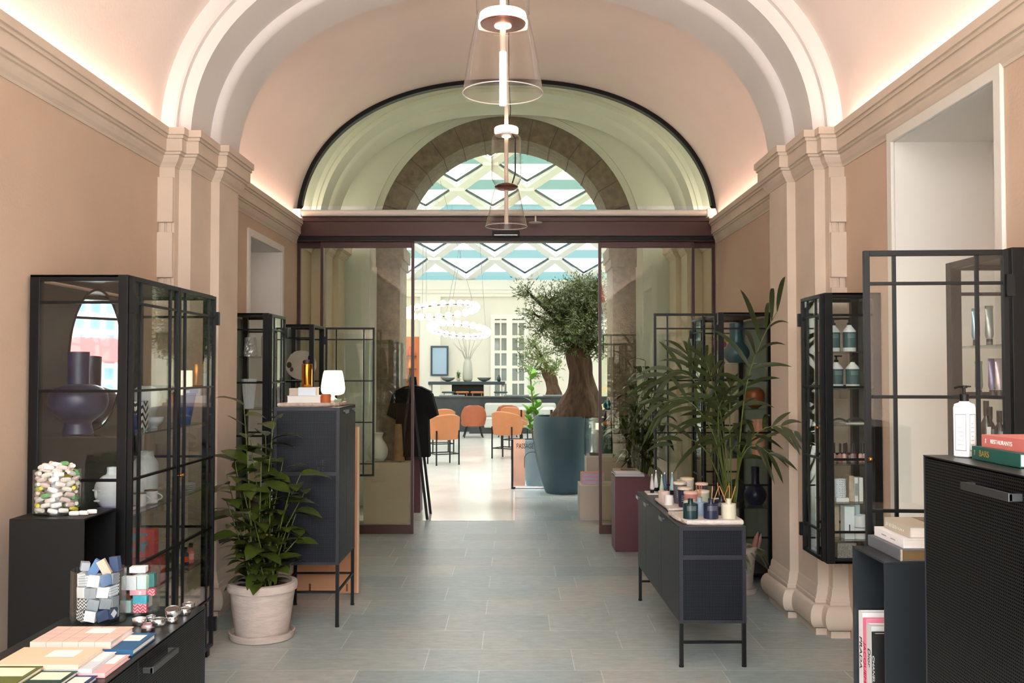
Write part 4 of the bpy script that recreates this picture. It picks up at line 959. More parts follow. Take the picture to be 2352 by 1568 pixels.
candle('small pale green jar behind the green diffuser', 1583, 5.98, (200, 214, 190), .036, .085, None, None, ZR)
candle('off white square shouldered jar behind the black diffuser', 1651, 6.05, (206, 210, 196), .038, .09, None, None, ZR)
candle('white candle cup at the door edge of the right sideboard', 1536, 6.30, (238, 234, 230), .030, .078, None, None, ZR)
candle('pale pink candle cup beside the white one at the door edge', 1528, 6.42, (232, 206, 202), .030, .076, (236, 206, 196), None, ZR)
candle('cream pink candle cup farthest along the door edge of the right sideboard', 1522, 6.56, (236, 216, 208), .030, .074, None, None, ZR)
box_thing('soap_bar', 'small crumpled pale paper box behind the candle cups', (1.20, 6.85, ZR), (.07, .05, .12), mat('crumpled_paper', (204, 200, 200), .6, bump=.8), rz=.4)
box_thing('tile', 'white tile under the two pale hand cream tubes on the right sideboard', (1.015, 7.0, ZR), (.12, .16, .01), M_white)
for lb, u, Y, h, col, z in (('white tinted pink cream tube standing on the white tile', 1498, 6.965, .135, (228, 218, 220), ZR + .0105), ('plain white cream tube behind the pinkish one', 1507, 7.055, .155, (240, 240, 240), ZR + .0105), ('pale green cream tube on the right sideboard', 1520, 6.90, .15, (206, 220, 194), ZR), ('steel blue cream tube behind the pale green one', 1527, 7.0, .155, (92, 124, 160), ZR), ('pale aqua cream tube nearest the candle cups', 1544, 6.96, .16, (190, 220, 230), ZR)):
    tube_thing(lb, (at(u, 1120, Y).x, Y, z), h, .0185, mat('tube_%d_%d_%d' % col, col, .4), M_black, 'cream tubes on the right sideboard', rz=1.35)

# --- slim wall vitrine
def pump(label, X, Y, z, body, lbl, h=.20, r=.037):
    t = thing('pump_bottle', label, 'bottle', (X, Y, z), group='pump bottles in the slim wall vitrine')
    B().lathe([(r * .95, 0), (r, .003), (r, h * .60), (r * .9, h * .64), (.014, h * .76), (.013, h * .79)], n=32).build('body', body, t, smooth=True)
    B().shell([(r * 1.012, h * .12), (r * 1.012, h * .58)], n=32).build('label_band', lbl, t, smooth=True)
    b = B()
    for k in range(7):
        for j in range(3): a = -PI/2 + (k - 3) * .17; b.cbox((r * 1.015 * math.cos(a), r * 1.015 * math.sin(a), h * .5 - j * .008), (.001, .004, .0016), rotm(0, 0, a))
    b.build('printed_dots', M_inkw, t)
    q = B(); q.lathe([(.013, h * .79), (.013, h * .86), (.006, h * .87), (.006, h * .95), (.011, h * .955), (.011, h)], n=18); q.cbox((.016, 0, h * .975), (.035, .009, .009)); q.build('pump', M_black, t, smooth=True)
m1, m2 = mat('white_bottle', (236, 238, 236), .35), mat('teal_label', (52, 88, 90), .5)
pump('teal labelled white pump bottle on the top shelf of the slim vitrine, beside its twin', 1.988, 5.69, 1.81, m1, m2); pump('teal labelled white pump bottle on the top shelf, half hidden by the post', 1.91, 5.74, 1.81, m1, m2)
pump('teal labelled white pump bottle on the second shelf of the slim vitrine, beside its twin', 2.005, 5.69, 1.594, m1, m2, .195, .039); pump('teal labelled white pump bottle on the second shelf, half hidden by the post', 1.925, 5.74, 1.594, m1, m2, .195, .039)
for k, (x, y, lb) in enumerate(((1.93, 5.72, 'beside the post'), (2.02, 5.70, 'farther along the shelf'))):
    b = B(); b.tube([(-.055 + .11 * i / 10, 0, .004 + .02 * math.sin(PI * i / 10)) for i in range(11)], .006, 8)
    solid('hair_clip', b, mat('grey_tortoise', (60, 56, 54), .3, var=.6, vscale=60), 'dark arched hair clip on the third shelf of the slim vitrine, ' + lb, 'hair clip', (x, y, 1.387 + (.006 if k else 0)), group='hair clips in the slim vitrine', smooth=True)
box_thing('tray', 'thin white tray on the third shelf of the slim vitrine', (2.02, 5.70, 1.384), (.15, .12, .0065), M_white)
cols = [(120, 50, 66), (214, 176, 178), (200, 130, 130), (226, 190, 184), (110, 40, 56), (170, 160, 164), (150, 80, 90), (222, 178, 160), (206, 186, 176), (228, 196, 190)]
nn = ['wine red', 'pale rose', 'old rose', 'shell pink', 'burgundy', 'grey lilac', 'mauve', 'peach', 'sand', 'blush']
for k, c_ in enumerate(cols):
    X = 1.868 + .024 * k; Y = 5.66 + (.035 if k in (1, 4, 6) else 0)
    t = thing('nail_polish', nn[k] + ' nail polish bottle in the row in the slim vitrine', 'nail polish', (X, Y, 1.157), group='nail polish bottles in the slim vitrine')
    B().lathe([(.0105, 0), (.0115, .002), (.0115, .048), (.0065, .054)], n=16).build('bottle', mat('polish_%d_%d_%d' % c_, c_, .15), t, smooth=True); B().lathe([(.0068, .054), (.006, .112), (.004, .114)], n=14).build('cap', mat('polish_cap', (40, 22, 28), .3), t, smooth=True)
M_dot = mat('dotted_white', (226, 232, 236), .4); nt, bb = nodes_of(M_dot)
tc = nt.nodes.new('ShaderNodeTexCoord'); vo = nt.nodes.new('ShaderNodeTexVoronoi'); vo.inputs['Scale'].default_value = 80; vo.inputs['Randomness'].default_value = .15; nt.links.new(tc.outputs['Object'], vo.inputs['Vector'])
lt = nt.nodes.new('ShaderNodeMath'); lt.operation = 'LESS_THAN'; lt.inputs[1].default_value = .22; nt.links.new(vo.outputs['Distance'], lt.inputs[0])
mx = nt.nodes.new('ShaderNodeMixRGB'); mx.inputs['Color1'].default_value = lin((226, 232, 236)); mx.inputs['Color2'].default_value = lin((110, 116, 124)); nt.links.new(lt.outputs[0], mx.inputs['Fac']); nt.links.new(mx.outputs['Color'], bb.inputs['Base Color'])
lathe_thing('candle_cup', 'white dotted cup above a small white box in the slim vitrine', 'candle', (1.915, 5.67, .955), vase_prof([(.035, 0), (.037, .004), (.037, .105)]), M_dot)
box_thing('card_box', 'flat white box under the dotted cup', (1.918, 5.67, .93), (.075, .08, .0245), mat('white_card', (240, 240, 236), .6))
box_thing('card_box', 'beige printed box standing next to the dotted cup', (1.978, 5.70, .93), (.028, .10, .15), mat('beige_print', (190, 174, 150), .6, var=.25, vscale=20)); box_thing('card_box', 'narrow white box beside the beige printed box', (2.004, 5.67, .93), (.02, .05, .142), MATS['white_card'], stripe=mat('grey_print', (150, 160, 166), .6)); box_thing('card_box', 'narrow white box farthest along the shelf with the dotted cup', (2.034, 5.68, .93), (.022, .06, .14), MATS['white_card'])
box_thing('card_box', 'tall pale blue white box with small printed mark, on the fifth shelf', (1.955, 5.66, .715), (.058, .07, .19), mat('ice_white_card', (226, 236, 240), .6)); b = B(); b.box(-.003, .003, -.0006, 0, 0, .05); solid('printed_mark', b, M_ink, 'thin dark printed mark up the tall pale blue white box', 'label', (1.955, 5.6245, .75))
box_thing('card_box', 'pale blue white box behind the tall one', (2.025, 5.76, .715), (.055, .07, .19), MATS['ice_white_card'])
lathe_thing('candle_cup', 'white cup stacked above another, in front of the pale box', 'candle', (2.028, 5.665, .782), vase_prof([(.041, 0), (.042, .004), (.042, .068)]), M_wcer); lathe_thing('candle_cup', 'lower white cup of the two stacked cups', 'candle', (2.028, 5.665, .715), vase_prof([(.041, 0), (.042, .004), (.042, .063)]), M_wcer)
box_thing('card_box', 'beige printed box behind the post on the fifth shelf', (1.90, 5.74, .715), (.04, .08, .18), MATS['beige_print'])
box_thing('card_box', 'grey woven look box on the floor of the slim vitrine', (1.94, 5.69, .602), (.11, .12, .09), mat('grey_woven', (130, 126, 122), .7, var=.5, vscale=120))

# --- vitrine with hand cream tubes beside the recess
CAPK = mat('dark_tube_cap', (40, 40, 44), .4)
for lb, u, Y, z, h, col, r in (('light blue metal tube on the upper shelf beside the recess', 2242, 3.885, 1.80, .15, (150, 186, 202), .0165), ('silver grey metal tube on the upper shelf beside the recess', 2273, 3.84, 1.80, .158, (158, 164, 160), .0165), ('grey green metal tube on the lower shelf of tubes', 2247, 3.885, 1.597, .14, (156, 164, 150), .0155), ('lavender metal tube on the lower shelf of tubes', 2278, 3.83, 1.597, .15, (136, 130, 164), .0155), ('pale pink metal tube on the lower shelf of tubes', 2293, 3.80, 1.597, .15, (206, 188, 192), .0155)):
    m = mat('metal_tube_%d' % col[0], col, .3, metal=.55); tube_thing(lb, (at(u, 800, Y).x, Y, z), h, r, m, CAPK, 'hand cream tubes in the open vitrine', rz=.15, crimp=m)
for lb, u, Y, h in (('tall dark spray bottle with white label on the third shelf beside the recess', 2266, 3.77, .19), ('dark dropper bottle on the third shelf', 2274, 3.82, .165), ('black square bottle on the third shelf beside the frame', 2296, 3.79, .15)):
    t = thing('dark_bottle', lb, 'bottle', (at(u, 1000, Y).x, Y, 1.39), group='dark bottles in the open vitrine'); B().lathe([(.018, 0), (.019, .003), (.019, h * .55), (.009, h * .66), (.009, h * .7)], n=20).build('body', mat('dark_amber', (26, 18, 14), .15), t, smooth=True)
    B().lathe([(.0105, h * .7), (.0105, h)], n=16).build('cap', M_black, t, smooth=True); B().cbox((0, -.0195, h * .33), (.016, .001, h * .28)).build('label', M_paper if 'white' in lb else MATS['grey_print'], t)

# --- tall black cabinet: pump bottle and guide books
ZF2 = 1.4535
t = thing('lotion_bottle', 'white square lotion bottle with black pump on the tall black cabinet', 'bottle', (1.285, 2.745, ZF2), rz=R(38))
b = B(); rows = []
for z, k in ((0, .020), (.003, .0225), (.14, .0225), (.150, .0205), (.155, .012), (.158, .0115)):
    n = 16; pts = []
    for cx, cy, a0 in ((1, 1, 0), (-1, 1, PI/2), (-1, -1, PI), (1, -1, 3*PI/2)):
        for i in range(4): a = a0 + PI/2 * i / 3; c_ = .004 if k > .015 else k * .6; pts.append(Vector(((k - c_) * cx + c_ * math.cos(a), (k - c_) * cy + c_ * math.sin(a), z)))
    rows.append(pts)
b.grid(rows, close=True); b.add(rows[0], [tuple(range(15, -1, -1))]); b.add(rows[-1], [tuple(range(16))]); b.build('body', mat('white_plastic', (240, 240, 240), .35), t, smooth=True)
b = B(); b.lathe([(.0125, .158), (.0125, .178), (.0045, .18), (.0045, .195), (.009, .196), (.009, .203)], n=20); b.tube([(0, 0, .2), (-.02, .006, .2), (-.036, .008, .196)], .0035, 8); b.cbox((.014, -.004, .2), (.022, .008, .004)); b.build('pump', M_black, t, smooth=True)
for nx, ny, rz in ((0, -1, 0), (-1, 0, 1)):
    b = B()
    for (xa, xb, za, zb) in ((-.016, .016, .018, .020), (-.016, .016, .120, .122), (-.016, -.0145, .018, .122), (.0145, .016, .018, .122)):
        b.box(xa, xb, -.0231, -.0226, za, zb) if not rz else b.box(-.0231, -.0226, xa, xb, za, zb)
    for j in range(6):
        w_ = .010 - .002 * (j % 3); b.box(-w_, w_, -.0231, -.0226, .035 + .012 * j, .0362 + .012 * j) if not rz else b.box(-.0231, -.0226, -w_, w_, .035 + .012 * j, .0362 + .012 * j)
    b.build('printed_label', mat('grey_ink', (120, 120, 124), .6), t)
t = book('green bar guide book lying on the tall black cabinet', 1.276, 1.47, 2.43, 2.685, ZF2, ZF2 + .036, mat('green_cloth', (20, 84, 76), .6, bump=.1, bscale=300), 'x0')
text('BARS', .024, (-.0975, .085, .018), (0, -1, 0), (0, 0, 1), M_gold, t, 'title', depth=.0004); text('THE', .008, (-.0975, .110, .018), (0, 0, 1), (0, 1, 0), M_gold, t, 'title', 'CENTER', .0004)
t = book('salmon pink restaurant guide book on top of the green one', 1.292, 1.486, 2.40, 2.655, ZF2 + .0362, ZF2 + .070, mat('salmon_cloth', (196, 110, 104), .6, bump=.1, bscale=300), 'x0', rz=R(2))
text('RESTAURANTS', .016, (-.0975, .082, .017), (0, -1, 0), (0, 0, 1), M_paper, t, 'title', depth=.0004); text('THE', .007, (-.0975, .105, .017), (0, 0, 1), (0, 1, 0), M_paper, t, 'title', 'CENTER', .0004)

# --- dark plinth: book pile and standing books
ZQ = 1.0665
t = book('grey slipcase at the bottom of the pile on the dark grey plinth', 1.282, 1.53, 3.205, 3.50, ZQ, ZQ + .038, mat('grey_slipcase', (104, 110, 118), .6), 'x0', page=mat('brown_page_edge', (120, 96, 60), .7)); B().box(-.1245, -.118, -.1475, -.1472, .0, .038).build('ribbon', mat('cream_ribbon', (230, 216, 196), .7), t)
t = book('white art book in the middle of the pile on the dark grey plinth', 1.300, 1.54, 3.225, 3.485, ZQ + .0382, ZQ + .070, mat('white_cover', (238, 238, 240), .6), 'x0'); b = B(); b.box(-.1204, -.120, .02, .06, .014, .018); b.box(-.1204, -.120, -.06, -.02, .014, .017); b.build('spine_print', MATS['grey_print'], t)
t = book('beige cookery book with orange brown photo cover on top of the pile', 1.325, 1.55, 3.235, 3.455, ZQ + .0702, ZQ + .108, mat('beige_cloth', (188, 180, 164), .7), 'x0', patch=(mat('food_photo', (110, 90, 76), .5, var=.7, vscale=14), .42, .99, .05, .97))
b = B()
for k, (w_, h_) in enumerate(((.005, .012), (.003, .012), (.006, .011), (.004, .012), (.007, .013), (.005, .012), (.006, .012), (.004, .007), (.004, .007), (.006, .007), (.003, .007), (.005, .007))):
    yy = .092 - .0135 * k; b.box(-.1131, -.1125, yy - w_, yy + w_ * .3, .018 - h_ / 2, .018 - h_ / 4); b.box(-.1131, -.1125, yy - w_, yy - w_ + .0016, .018 - h_ / 2, .018 + h_ / 2)
b.build('spine_print', M_paper, t)
b = B(); b.ball((.06, -.03, .0392), (.045, .06, .0012), 14, 8); b.build('dish_picture', mat('orange_brown_print2', (180, 92, 50), .6), t, smooth=True)
def stand_book(label, y0, y1, h, dep, m, ti, tm, sz, z=.471):
    t = thing('book', label, 'book', (1.236, (y0 + y1) / 2, z), group='art books standing in the dark grey plinth'); c = (y1 - y0) / 2
    b = B(); b.box(0, .004, -c, c, 0, h); b.box(.004, dep, -c, -c + .003, 0, h); b.box(.004, dep, c - .003, c, 0, h); b.build('cover', m, t, bevel=.0006)
    B().box(.004, dep - .004, -c + .003, c - .003, .004, h - .005).build('pages', M_page, t)
    text(ti, sz, (-.0005, 0, h * .76), (0, 0, -1), (0, -1, 0), tm, t, 'title', depth=.0003); return t
stand_book('white art book with black spine lettering standing beside the plinth edge', 3.435, 3.474, .368, .25, mat('white_cover', (238, 238, 240), .6), 'PRADA', M_ink, .036)
stand_book('bright pink art book standing between two white books', 3.400, 3.433, .352, .26, mat('hot_pink_cover', (240, 130, 160), .6), 'JACQUEMUS', mat('crimson_ink', (180, 24, 60), .6), .032)
stand_book('white grey art book with thin lettering standing beside the pink one', 3.352, 3.398, .342, .25, mat('pale_grey_cover', (214, 218, 218), .6), 'Dior', M_ink, .034)
stand_book('black art book with white spine lettering standing in the plinth', 3.318, 3.350, .325, .25, M_ink, 'CHANEL', M_inkw, .024)

# --- plum plinth: magazines
xz = at(1452, 1095, yp1).x
MG = [('lowest magazine of the pile on the plum plinth', (206, 214, 222)), ('second magazine from the bottom of the plum plinth pile', (150, 160, 176)), ('third magazine on the plum plinth pile', (226, 224, 220)), ('topmost magazine with a brown picture on the plum plinth', (196, 178, 150))]
for k, (lb, c_) in enumerate(MG):
    book(lb, xz - .15 - .012 * (k % 2), xz + .13 - .02 * k, yp1 + .03, yp1 + .27, zp1 + .0005 + .0135 * k, zp1 + .0135 + .0135 * k, mat('mag_%d' % c_[0], c_, .4), 'x0', 'magazine', group='magazines on the plum plinth', cat='magazine', rz=R(rnd.uniform(-4, 4)), patch=(mat('magazine_photo', (96, 70, 52), .4, var=.8, vscale=12), .3, .9, .2, .8) if k == 3 else None)

# --- palm in its clay pot
PX, PYY = 1.53, 6.90
t = thing('potted_palm', 'tall feathery palm rising behind the diffusers on the right sideboard', 'palm', (PX, PYY, 0)); pot(t, .095, .105, .33, mat('dark_pot', (50, 52, 52), .6), saucer=False)
st = B(); lf = B(); rp = random.Random(8)
def pl(u, v, dy): q = at(u, v, PYY + dy); return Vector((q.x - PX, q.y - PYY, q.z))
FR = [  # stalk way-points (u, v, depth), leaflets start after fraction s
    ([(1690, 1150, 0), (1700, 1000, -.1), (1718, 870, -.22), (1750, 780, -.32), (1785, 715, -.4)], .50, .40, 12),
    ([(1668, 1150, 0), (1645, 1000, -.05), (1605, 890, -.08), (1560, 852, -.12), (1512, 872, -.16)], .45, .27, 12),
    ([(1672, 1150, 0), (1652, 980, .0), (1612, 880, .0), (1580, 815, .02)], .55, .24, 10),
    ([(1676, 1150, 0), (1660, 980, -.1), (1640, 890, -.15), (1622, 830, -.2)], .55, .22, 9),
    ([(1686, 1150, 0), (1705, 1040, -.15), (1745, 990, -.28), (1790, 978, -.36), (1825, 990, -.42)], .45, .24, 10),
    ([(1664, 1150, 0), (1630, 1050, -.15), (1590, 1010, -.2), (1545, 1022, -.25)], .50, .2, 8),
    ([(1680, 1150, 0), (1676, 960, -.12), (1680, 890, -.18)], .6, .2, 8),
    ([(1686, 1150, 0), (1705, 1050, -.16), (1735, 1020, -.22), (1765, 1040, -.28)], .5, .18, 8),
    ([(1670, 1150, 0), (1640, 1000, -.18), (1580, 920, -.26), (1520, 925, -.3)], .5, .22, 10),
    ([(1674, 1150, 0), (1655, 1040, -.12), (1650, 950, -.2), (1662, 910, -.26)], .55, .18, 8),
    ([(1690, 1150, 0), (1694, 1000, .02)], .98, .1, 2),
    ([(1666, 1150, 0), (1640, 1010, .0)], .98, .1, 2),
]
for wp, s0, LL, n in FR:
    pts0 = [Vector((rp.uniform(-.05, .05), rp.uniform(-.05, .05), .30))] + [pl(*w_) for w_ in wp]
    P = [2 * pts0[0] - pts0[1]] + pts0 + [2 * pts0[-1] - pts0[-2]]; pts = []
    for i in range(1, len(P) - 2):
        for j in range(6):
            q = j / 6; p0, p1, p2, p3 = P[i-1], P[i], P[i+1], P[i+2]; pts.append(.5 * ((2*p1) + (p2 - p0)*q + (2*p0 - 5*p1 + 4*p2 - p3)*q*q + (3*p1 - p0 - 3*p2 + p3)*q**3))
    pts.append(pts0[-1]); n = int(n * .62); LL *= 1.55; m_ = len(pts); st.tube(pts, [.0085 - .0068 * i / (m_ - 1) for i in range(m_)], 6)
    for k in range(n + 1):
        q = s0 + (1 - s0) * k / n; f = q * (m_ - 1); i = min(m_ - 2, int(f)); p = pts[i].lerp(pts[i+1], f - i); ax = (pts[i+1] - pts[i]).normalized()
        sd_ = ax.cross(Vector((.35, -1, .25)).normalized() + Vector((rp.uniform(-.5, .5), 0, rp.uniform(-.3, .3)))).normalized()
        L = LL * (1 - .55 * abs((k / n) - .4)) * rp.uniform(.85, 1.1)
        for sg in (-1, 1):
            dd = (ax * (.55 + .5 * k / n) + sd_ * sg * (1 - .55 * k / n) + Vector((0, 0, rp.uniform(.0, .3)))).normalized()
            if PX + p.x + dd.x * L > 1.93: L *= .55
            if PX + p.x + dd.x * L > 1.95: continue
            if p.z + dd.z * L - .8 * L < .9 and PX + p.x + dd.x * L < 1.42: continue
            leaf_b(lf, p, dd, ax, L, .034, rp.uniform(.25, .6), .12, 8)
st.build('stalks', M_stem, t, smooth=True); lf.build('fronds', M_palm, t, smooth=True)
QX, QY = 1.675, 7.42; t = thing('trailing_pot_plant', 'small trailing plant with pink buds in a pale clay pot beside the sideboard', 'plant', (QX, QY, 0)); pot(t, .145, .175, .33)
b = B()
for k in range(16):
    a = rp.uniform(-1.7, .5); b0 = Vector((.13 * math.cos(a), .13 * math.sin(a), .33)); dd = Vector((math.cos(a) * 1.2, math.sin(a), rp.uniform(.1, .9))); leaf_b(b, b0, dd, dd.cross(Vector((0, 0, 1))), rp.uniform(.10, .2), .03, rp.uniform(.3, 1.4), .15, 6)
b.build('trailing_leaves', mat('variegated_leaf', (120, 128, 92), .5, var=.6, vscale=30), t, smooth=True)
b = B(); b.tube([(.15, -.05, .33), (.17, -.06, .42), (.185, -.06, .47)], [.02, .018, .004], 10); b.tube([(.185, -.02, .33), (.205, -.03, .40), (.215, -.03, .45)], [.018, .016, .003], 10); b.build('buds', mat('dusty_pink_bract', (150, 104, 96), .6), t, smooth=True)

# --- wide vitrine behind the palm: contents
def stk(name, label, cat, u, Y, z, prof, m): return lathe_thing(name, label, cat, (at(u, 900, Y).x, Y, z), prof, m)
stk('bottle_vase', 'tall teal vase with round body on the top shelf behind the palm', 'vase', 1692, 7.95, 1.76, wh([(.06, 0), (.1, .05), (.105, .1), (.07, .16), (.056, .18), (.056, .33)]), M_teal)
stk('sphere_ornament', 'copper brown sphere on the shelf behind the palm', 'ornament', 1733, 7.90, 1.39, sm([(.03, 0), (.07, .03), (.084, .085), (.074, .14), (.03, .168), (.002, .17)]), mat('copper_glaze', (150, 76, 36), .35, metal=.2))
stk('prism_vase', 'faceted pink vase below the copper brown sphere', 'vase', 1742, 7.84, 1.0, [(.05, 0), (.054, .3), (.046, .3), (.044, .01), (0, .01)], mat('pink_ceramic', (226, 158, 128), .5))
stk('ceramic_vase', 'dark green bottle vase beside the pink faceted vase', 'vase', 1690, 8.0, 1.0, wh([(.05, 0), (.085, .06), (.07, .13), (.03, .17), (.028, .26)]), mat('dark_green_ceramic', (38, 54, 46), .3))
stk('bottle_vase', 'deep blue bottle vase low in the wide vitrine', 'vase', 1733, 7.88, .60, wh([(.055, 0), (.085, .05), (.09, .1), (.06, .15), (.034, .18), (.034, .31)]), M_cobalt)
stk('ceramic_vase', 'dark teal squat vase beside the deep blue one', 'vase', 1690, 8.1, .60, wh([(.05, 0), (.075, .06), (.07, .14), (.04, .18)]), mat('ink_teal', (24, 40, 56), .35))
for k, (u, Y) in enumerate(((1672, 7.82), (1668, 8.25), (1716, 8.2), (1712, 8.35))):
    t = thing('cut_glass_tumbler', ['cut glass tumbler nearest the door of the wide vitrine', 'cut glass tumbler behind the first one', 'cut glass tumbler at the wall side of the wide vitrine', 'cut glass tumbler behind the one at the wall side'][k], 'glass', (at(u, 1000, Y).x, Y, 1.0 + .001), group='cut glass tumblers in the wide vitrine'); rows = []
    for z, rr in ((0, .028), (.01, .032), (.09, .038), (.088, .034), (.014, .028)): rows.append([Vector(((rr + .002 * (j % 2)) * math.cos(2*PI*j/24), (rr + .002 * (j % 2)) * math.sin(2*PI*j/24), z)) for j in range(24)])
    b = B(); b.grid(rows, close=True); b.build('glass', G_jar, t)
t = thing('flower_vase', 'small vase of magenta and yellow flowers on the top shelf behind the palm', 'flowers', (1.80, 8.42, 1.76)); B().lathe(wh([(.025, 0), (.03, .05), (.016, .09), (.02, .1)]), n=20).build('vase', M_wcer, t, smooth=True)
b = B(); 
for k in range(9): b.ball((rp.uniform(-.05, .05), rp.uniform(-.05, .05), .13 + rp.uniform(0, .1)), .026, 8, 6)
b.build('magenta_blossoms', mat('magenta_petal', (196, 30, 110), .6), t, smooth=True)
b = B()
for k in range(5): b.ball((rp.uniform(-.04, .06), rp.uniform(-.05, .05), .2 + rp.uniform(0, .06)), .024, 8, 6)
b.build('yellow_blossoms', mat('yellow_petal', (236, 190, 40), .6), t, smooth=True)
# ================================================================== PENDANTS, DOOR FITTINGS
def pendant(label, u, Y, parts, ring_r, top):
    c = at(u, 400, Y); t = thing('pendant_lamp', label, 'lamp', (c.x, Y, 0), group='blown glass pendant lamps')
    zr = parts['ring']
    B().lathe(sm([(ring_r * .55, zr - .024), (ring_r * .9, zr - .019), (ring_r, zr - .004), (ring_r * .99, zr + .03), (ring_r * .8, zr + .042)], 3), n=48).build('light_ring', M_ring, t, smooth=True)
    B().lathe([(ring_r * .42, zr - .037), (ring_r * .95, zr - .032), (ring_r * .985, zr - .022)], n=40).build('disc', M_copperp, t, smooth=True)
    B().lathe([(.001, zr - .047), (ring_r * .36, zr - .042), (ring_r * .38, zr - .030)], n=30).build('down_light', M_ring, t, smooth=True)
    for k, prof in enumerate(parts['glass']): B().shell(sm(prof, 6) if len(prof) > 2 else prof, n=64).build('glass_shade', G_pend, t, smooth=True)
    for prof in parts['glass'][:1]:
        r_, z_ = prof[-1]
        if r_ > .13: B().tube([(r_ * math.cos(2*PI*i/64), r_ * math.sin(2*PI*i/64), z_) for i in range(66)], .0032, 6, cap=False).build('glass_lip', mat('pale_glass_edge', (244, 240, 236), .1), t, smooth=True)  # opaque whitish rim paints the highlight along the glass edge
    if len(parts['glass']) > 1 and parts['glass'][1][-1][0] > .13:
        r_, z_ = parts['glass'][1][-1]; B().tube([(r_ * math.cos(2*PI*i/64), r_ * math.sin(2*PI*i/64), z_) for i in range(66)], .003, 6, cap=False).build('glass_lip', MATS['pale_glass_edge'] if 'pale_glass_edge' in MATS else mat('pale_glass_edge', (244, 240, 236), .1), t, smooth=True)
    if 'disc2' in parts: z = parts['disc2']; B().lathe([(.02, z - .03), (.075, z - .022), (.10, z), (.075, z + .016), (.03, z + .03)], n=36).build('lower_disc', M_copperp, t, smooth=True)
    B().tube([(0, 0, parts['tube'][0]), (0, 0, parts['tube'][1])], .017, 16).build('light_tube', mat('frosted_tube', (240, 224, 212), .3), t, smooth=True)
    if 'glow' in parts: B().tube([(0, 0, parts['glow'][0]), (0, 0, parts['glow'][1])], .020, 16).build('glowing_tube', mat('glowing_tube', (255, 244, 236), .3, emit=(255, 240, 230), estr=1.6), t, smooth=True)
    B().tube([(.03, 0, zr), (.035, .01, zr + .2), (.02, 0, zr + .5), (.02, 0, top)], .0035, 6).build('cable', M_rope, t)
    for w_ in parts.get('wire', []): B().tube(w_, .006, 8).build('cable', M_rope, t)
    B().lathe([(.06, top - .012), (.06, top)], n=24).build('ceiling_rose', M_white, t, smooth=True)
    return t
zt = 4.72
z1 = at(1155, 45, 5.5).z; zc = at(1155, 214, 5.5).z
pendant('large blown glass pendant with a wide cone, closest to the entrance', 1155, 5.5, {'ring': z1, 'glass': [[(.15, z1 + .02), (.158, z1 - .01), (.165, z1 - .05), (.2, (z1 + zc) / 2), (.232, zc)], [(.15, z1 + .03), (.155, z1 + .08), (.155, z1 + .48), (.13, z1 + .52)]], 'tube': (zc + .2, z1 + .5), 'glow': (zc - .07, zc + .24)}, .135, zt)
zr2 = at(1163, 303, 8.0).z; zd = at(1163, 429, 8.0).z; zb2 = at(1163, 520, 8.0).z
pendant('slimmer blown glass pendant of cylinder over cone, in front of the sliding doors', 1163, 8.0, {'ring': zr2, 'glass': [[(.085, zr2 - .015), (.115, zr2 - .045), (.124, zr2 - .09), (.124, zd + .10), (.118, zd + .05), (.095, zd + .012)], [(.092, zd - .01), (.108, zd - .04), (.142, (zd + zb2) / 2 - .02), (.176, zb2)]], 'disc2': zd, 'tube': (zb2 + .02, zt - .02), 'wire': [[(.05, -.05, zr2 - .03), (.075, -.075, zr2 - .08), (.075, -.075, zd + .1), (.05, -.05, zd + .02)]]}, .10, zt)
t = thing('blind_roller', 'white roller tube across the top of the sliding door header', 'blind', (CX, 9.80, 3.315)); B().tube([(-HA + .05, 0, 0), (HA - .06, 0, 0)], .033, 20).build('tube', M_white, t, smooth=True)
for x in (-HA + .02, HA - .16): B().box(x, x + .09, -.04, .05, -.045, .04).build('bracket', M_white, t, bevel=.004)
t = thing('door_sensor', 'black motion sensor on the door header', 'sensor', (at(1162, 537, 9.8).x, 9.845, 3.10)); B().box(-.14, .14, -.035, .014, -.025, .035).build('housing', M_black, t, bevel=.004); B().box(-.12, .12, -.0365, -.035, -.014, -.008).build('lens_strip', M_chrome, t)
t = thing('sprinkler', 'small white sprinkler head hanging by the roller tube', 'sprinkler', (at(1230, 505, 9.7).x, 9.7, 3.20)); B().tube([(0, 0, .0), (0, 0, .07)], .008, 8).build('pipe', M_white, t); B().lathe([(.01, -.01), (.075, -.002), (.075, .002), (.01, .006)], n=20).build('deflector', M_white, t); 

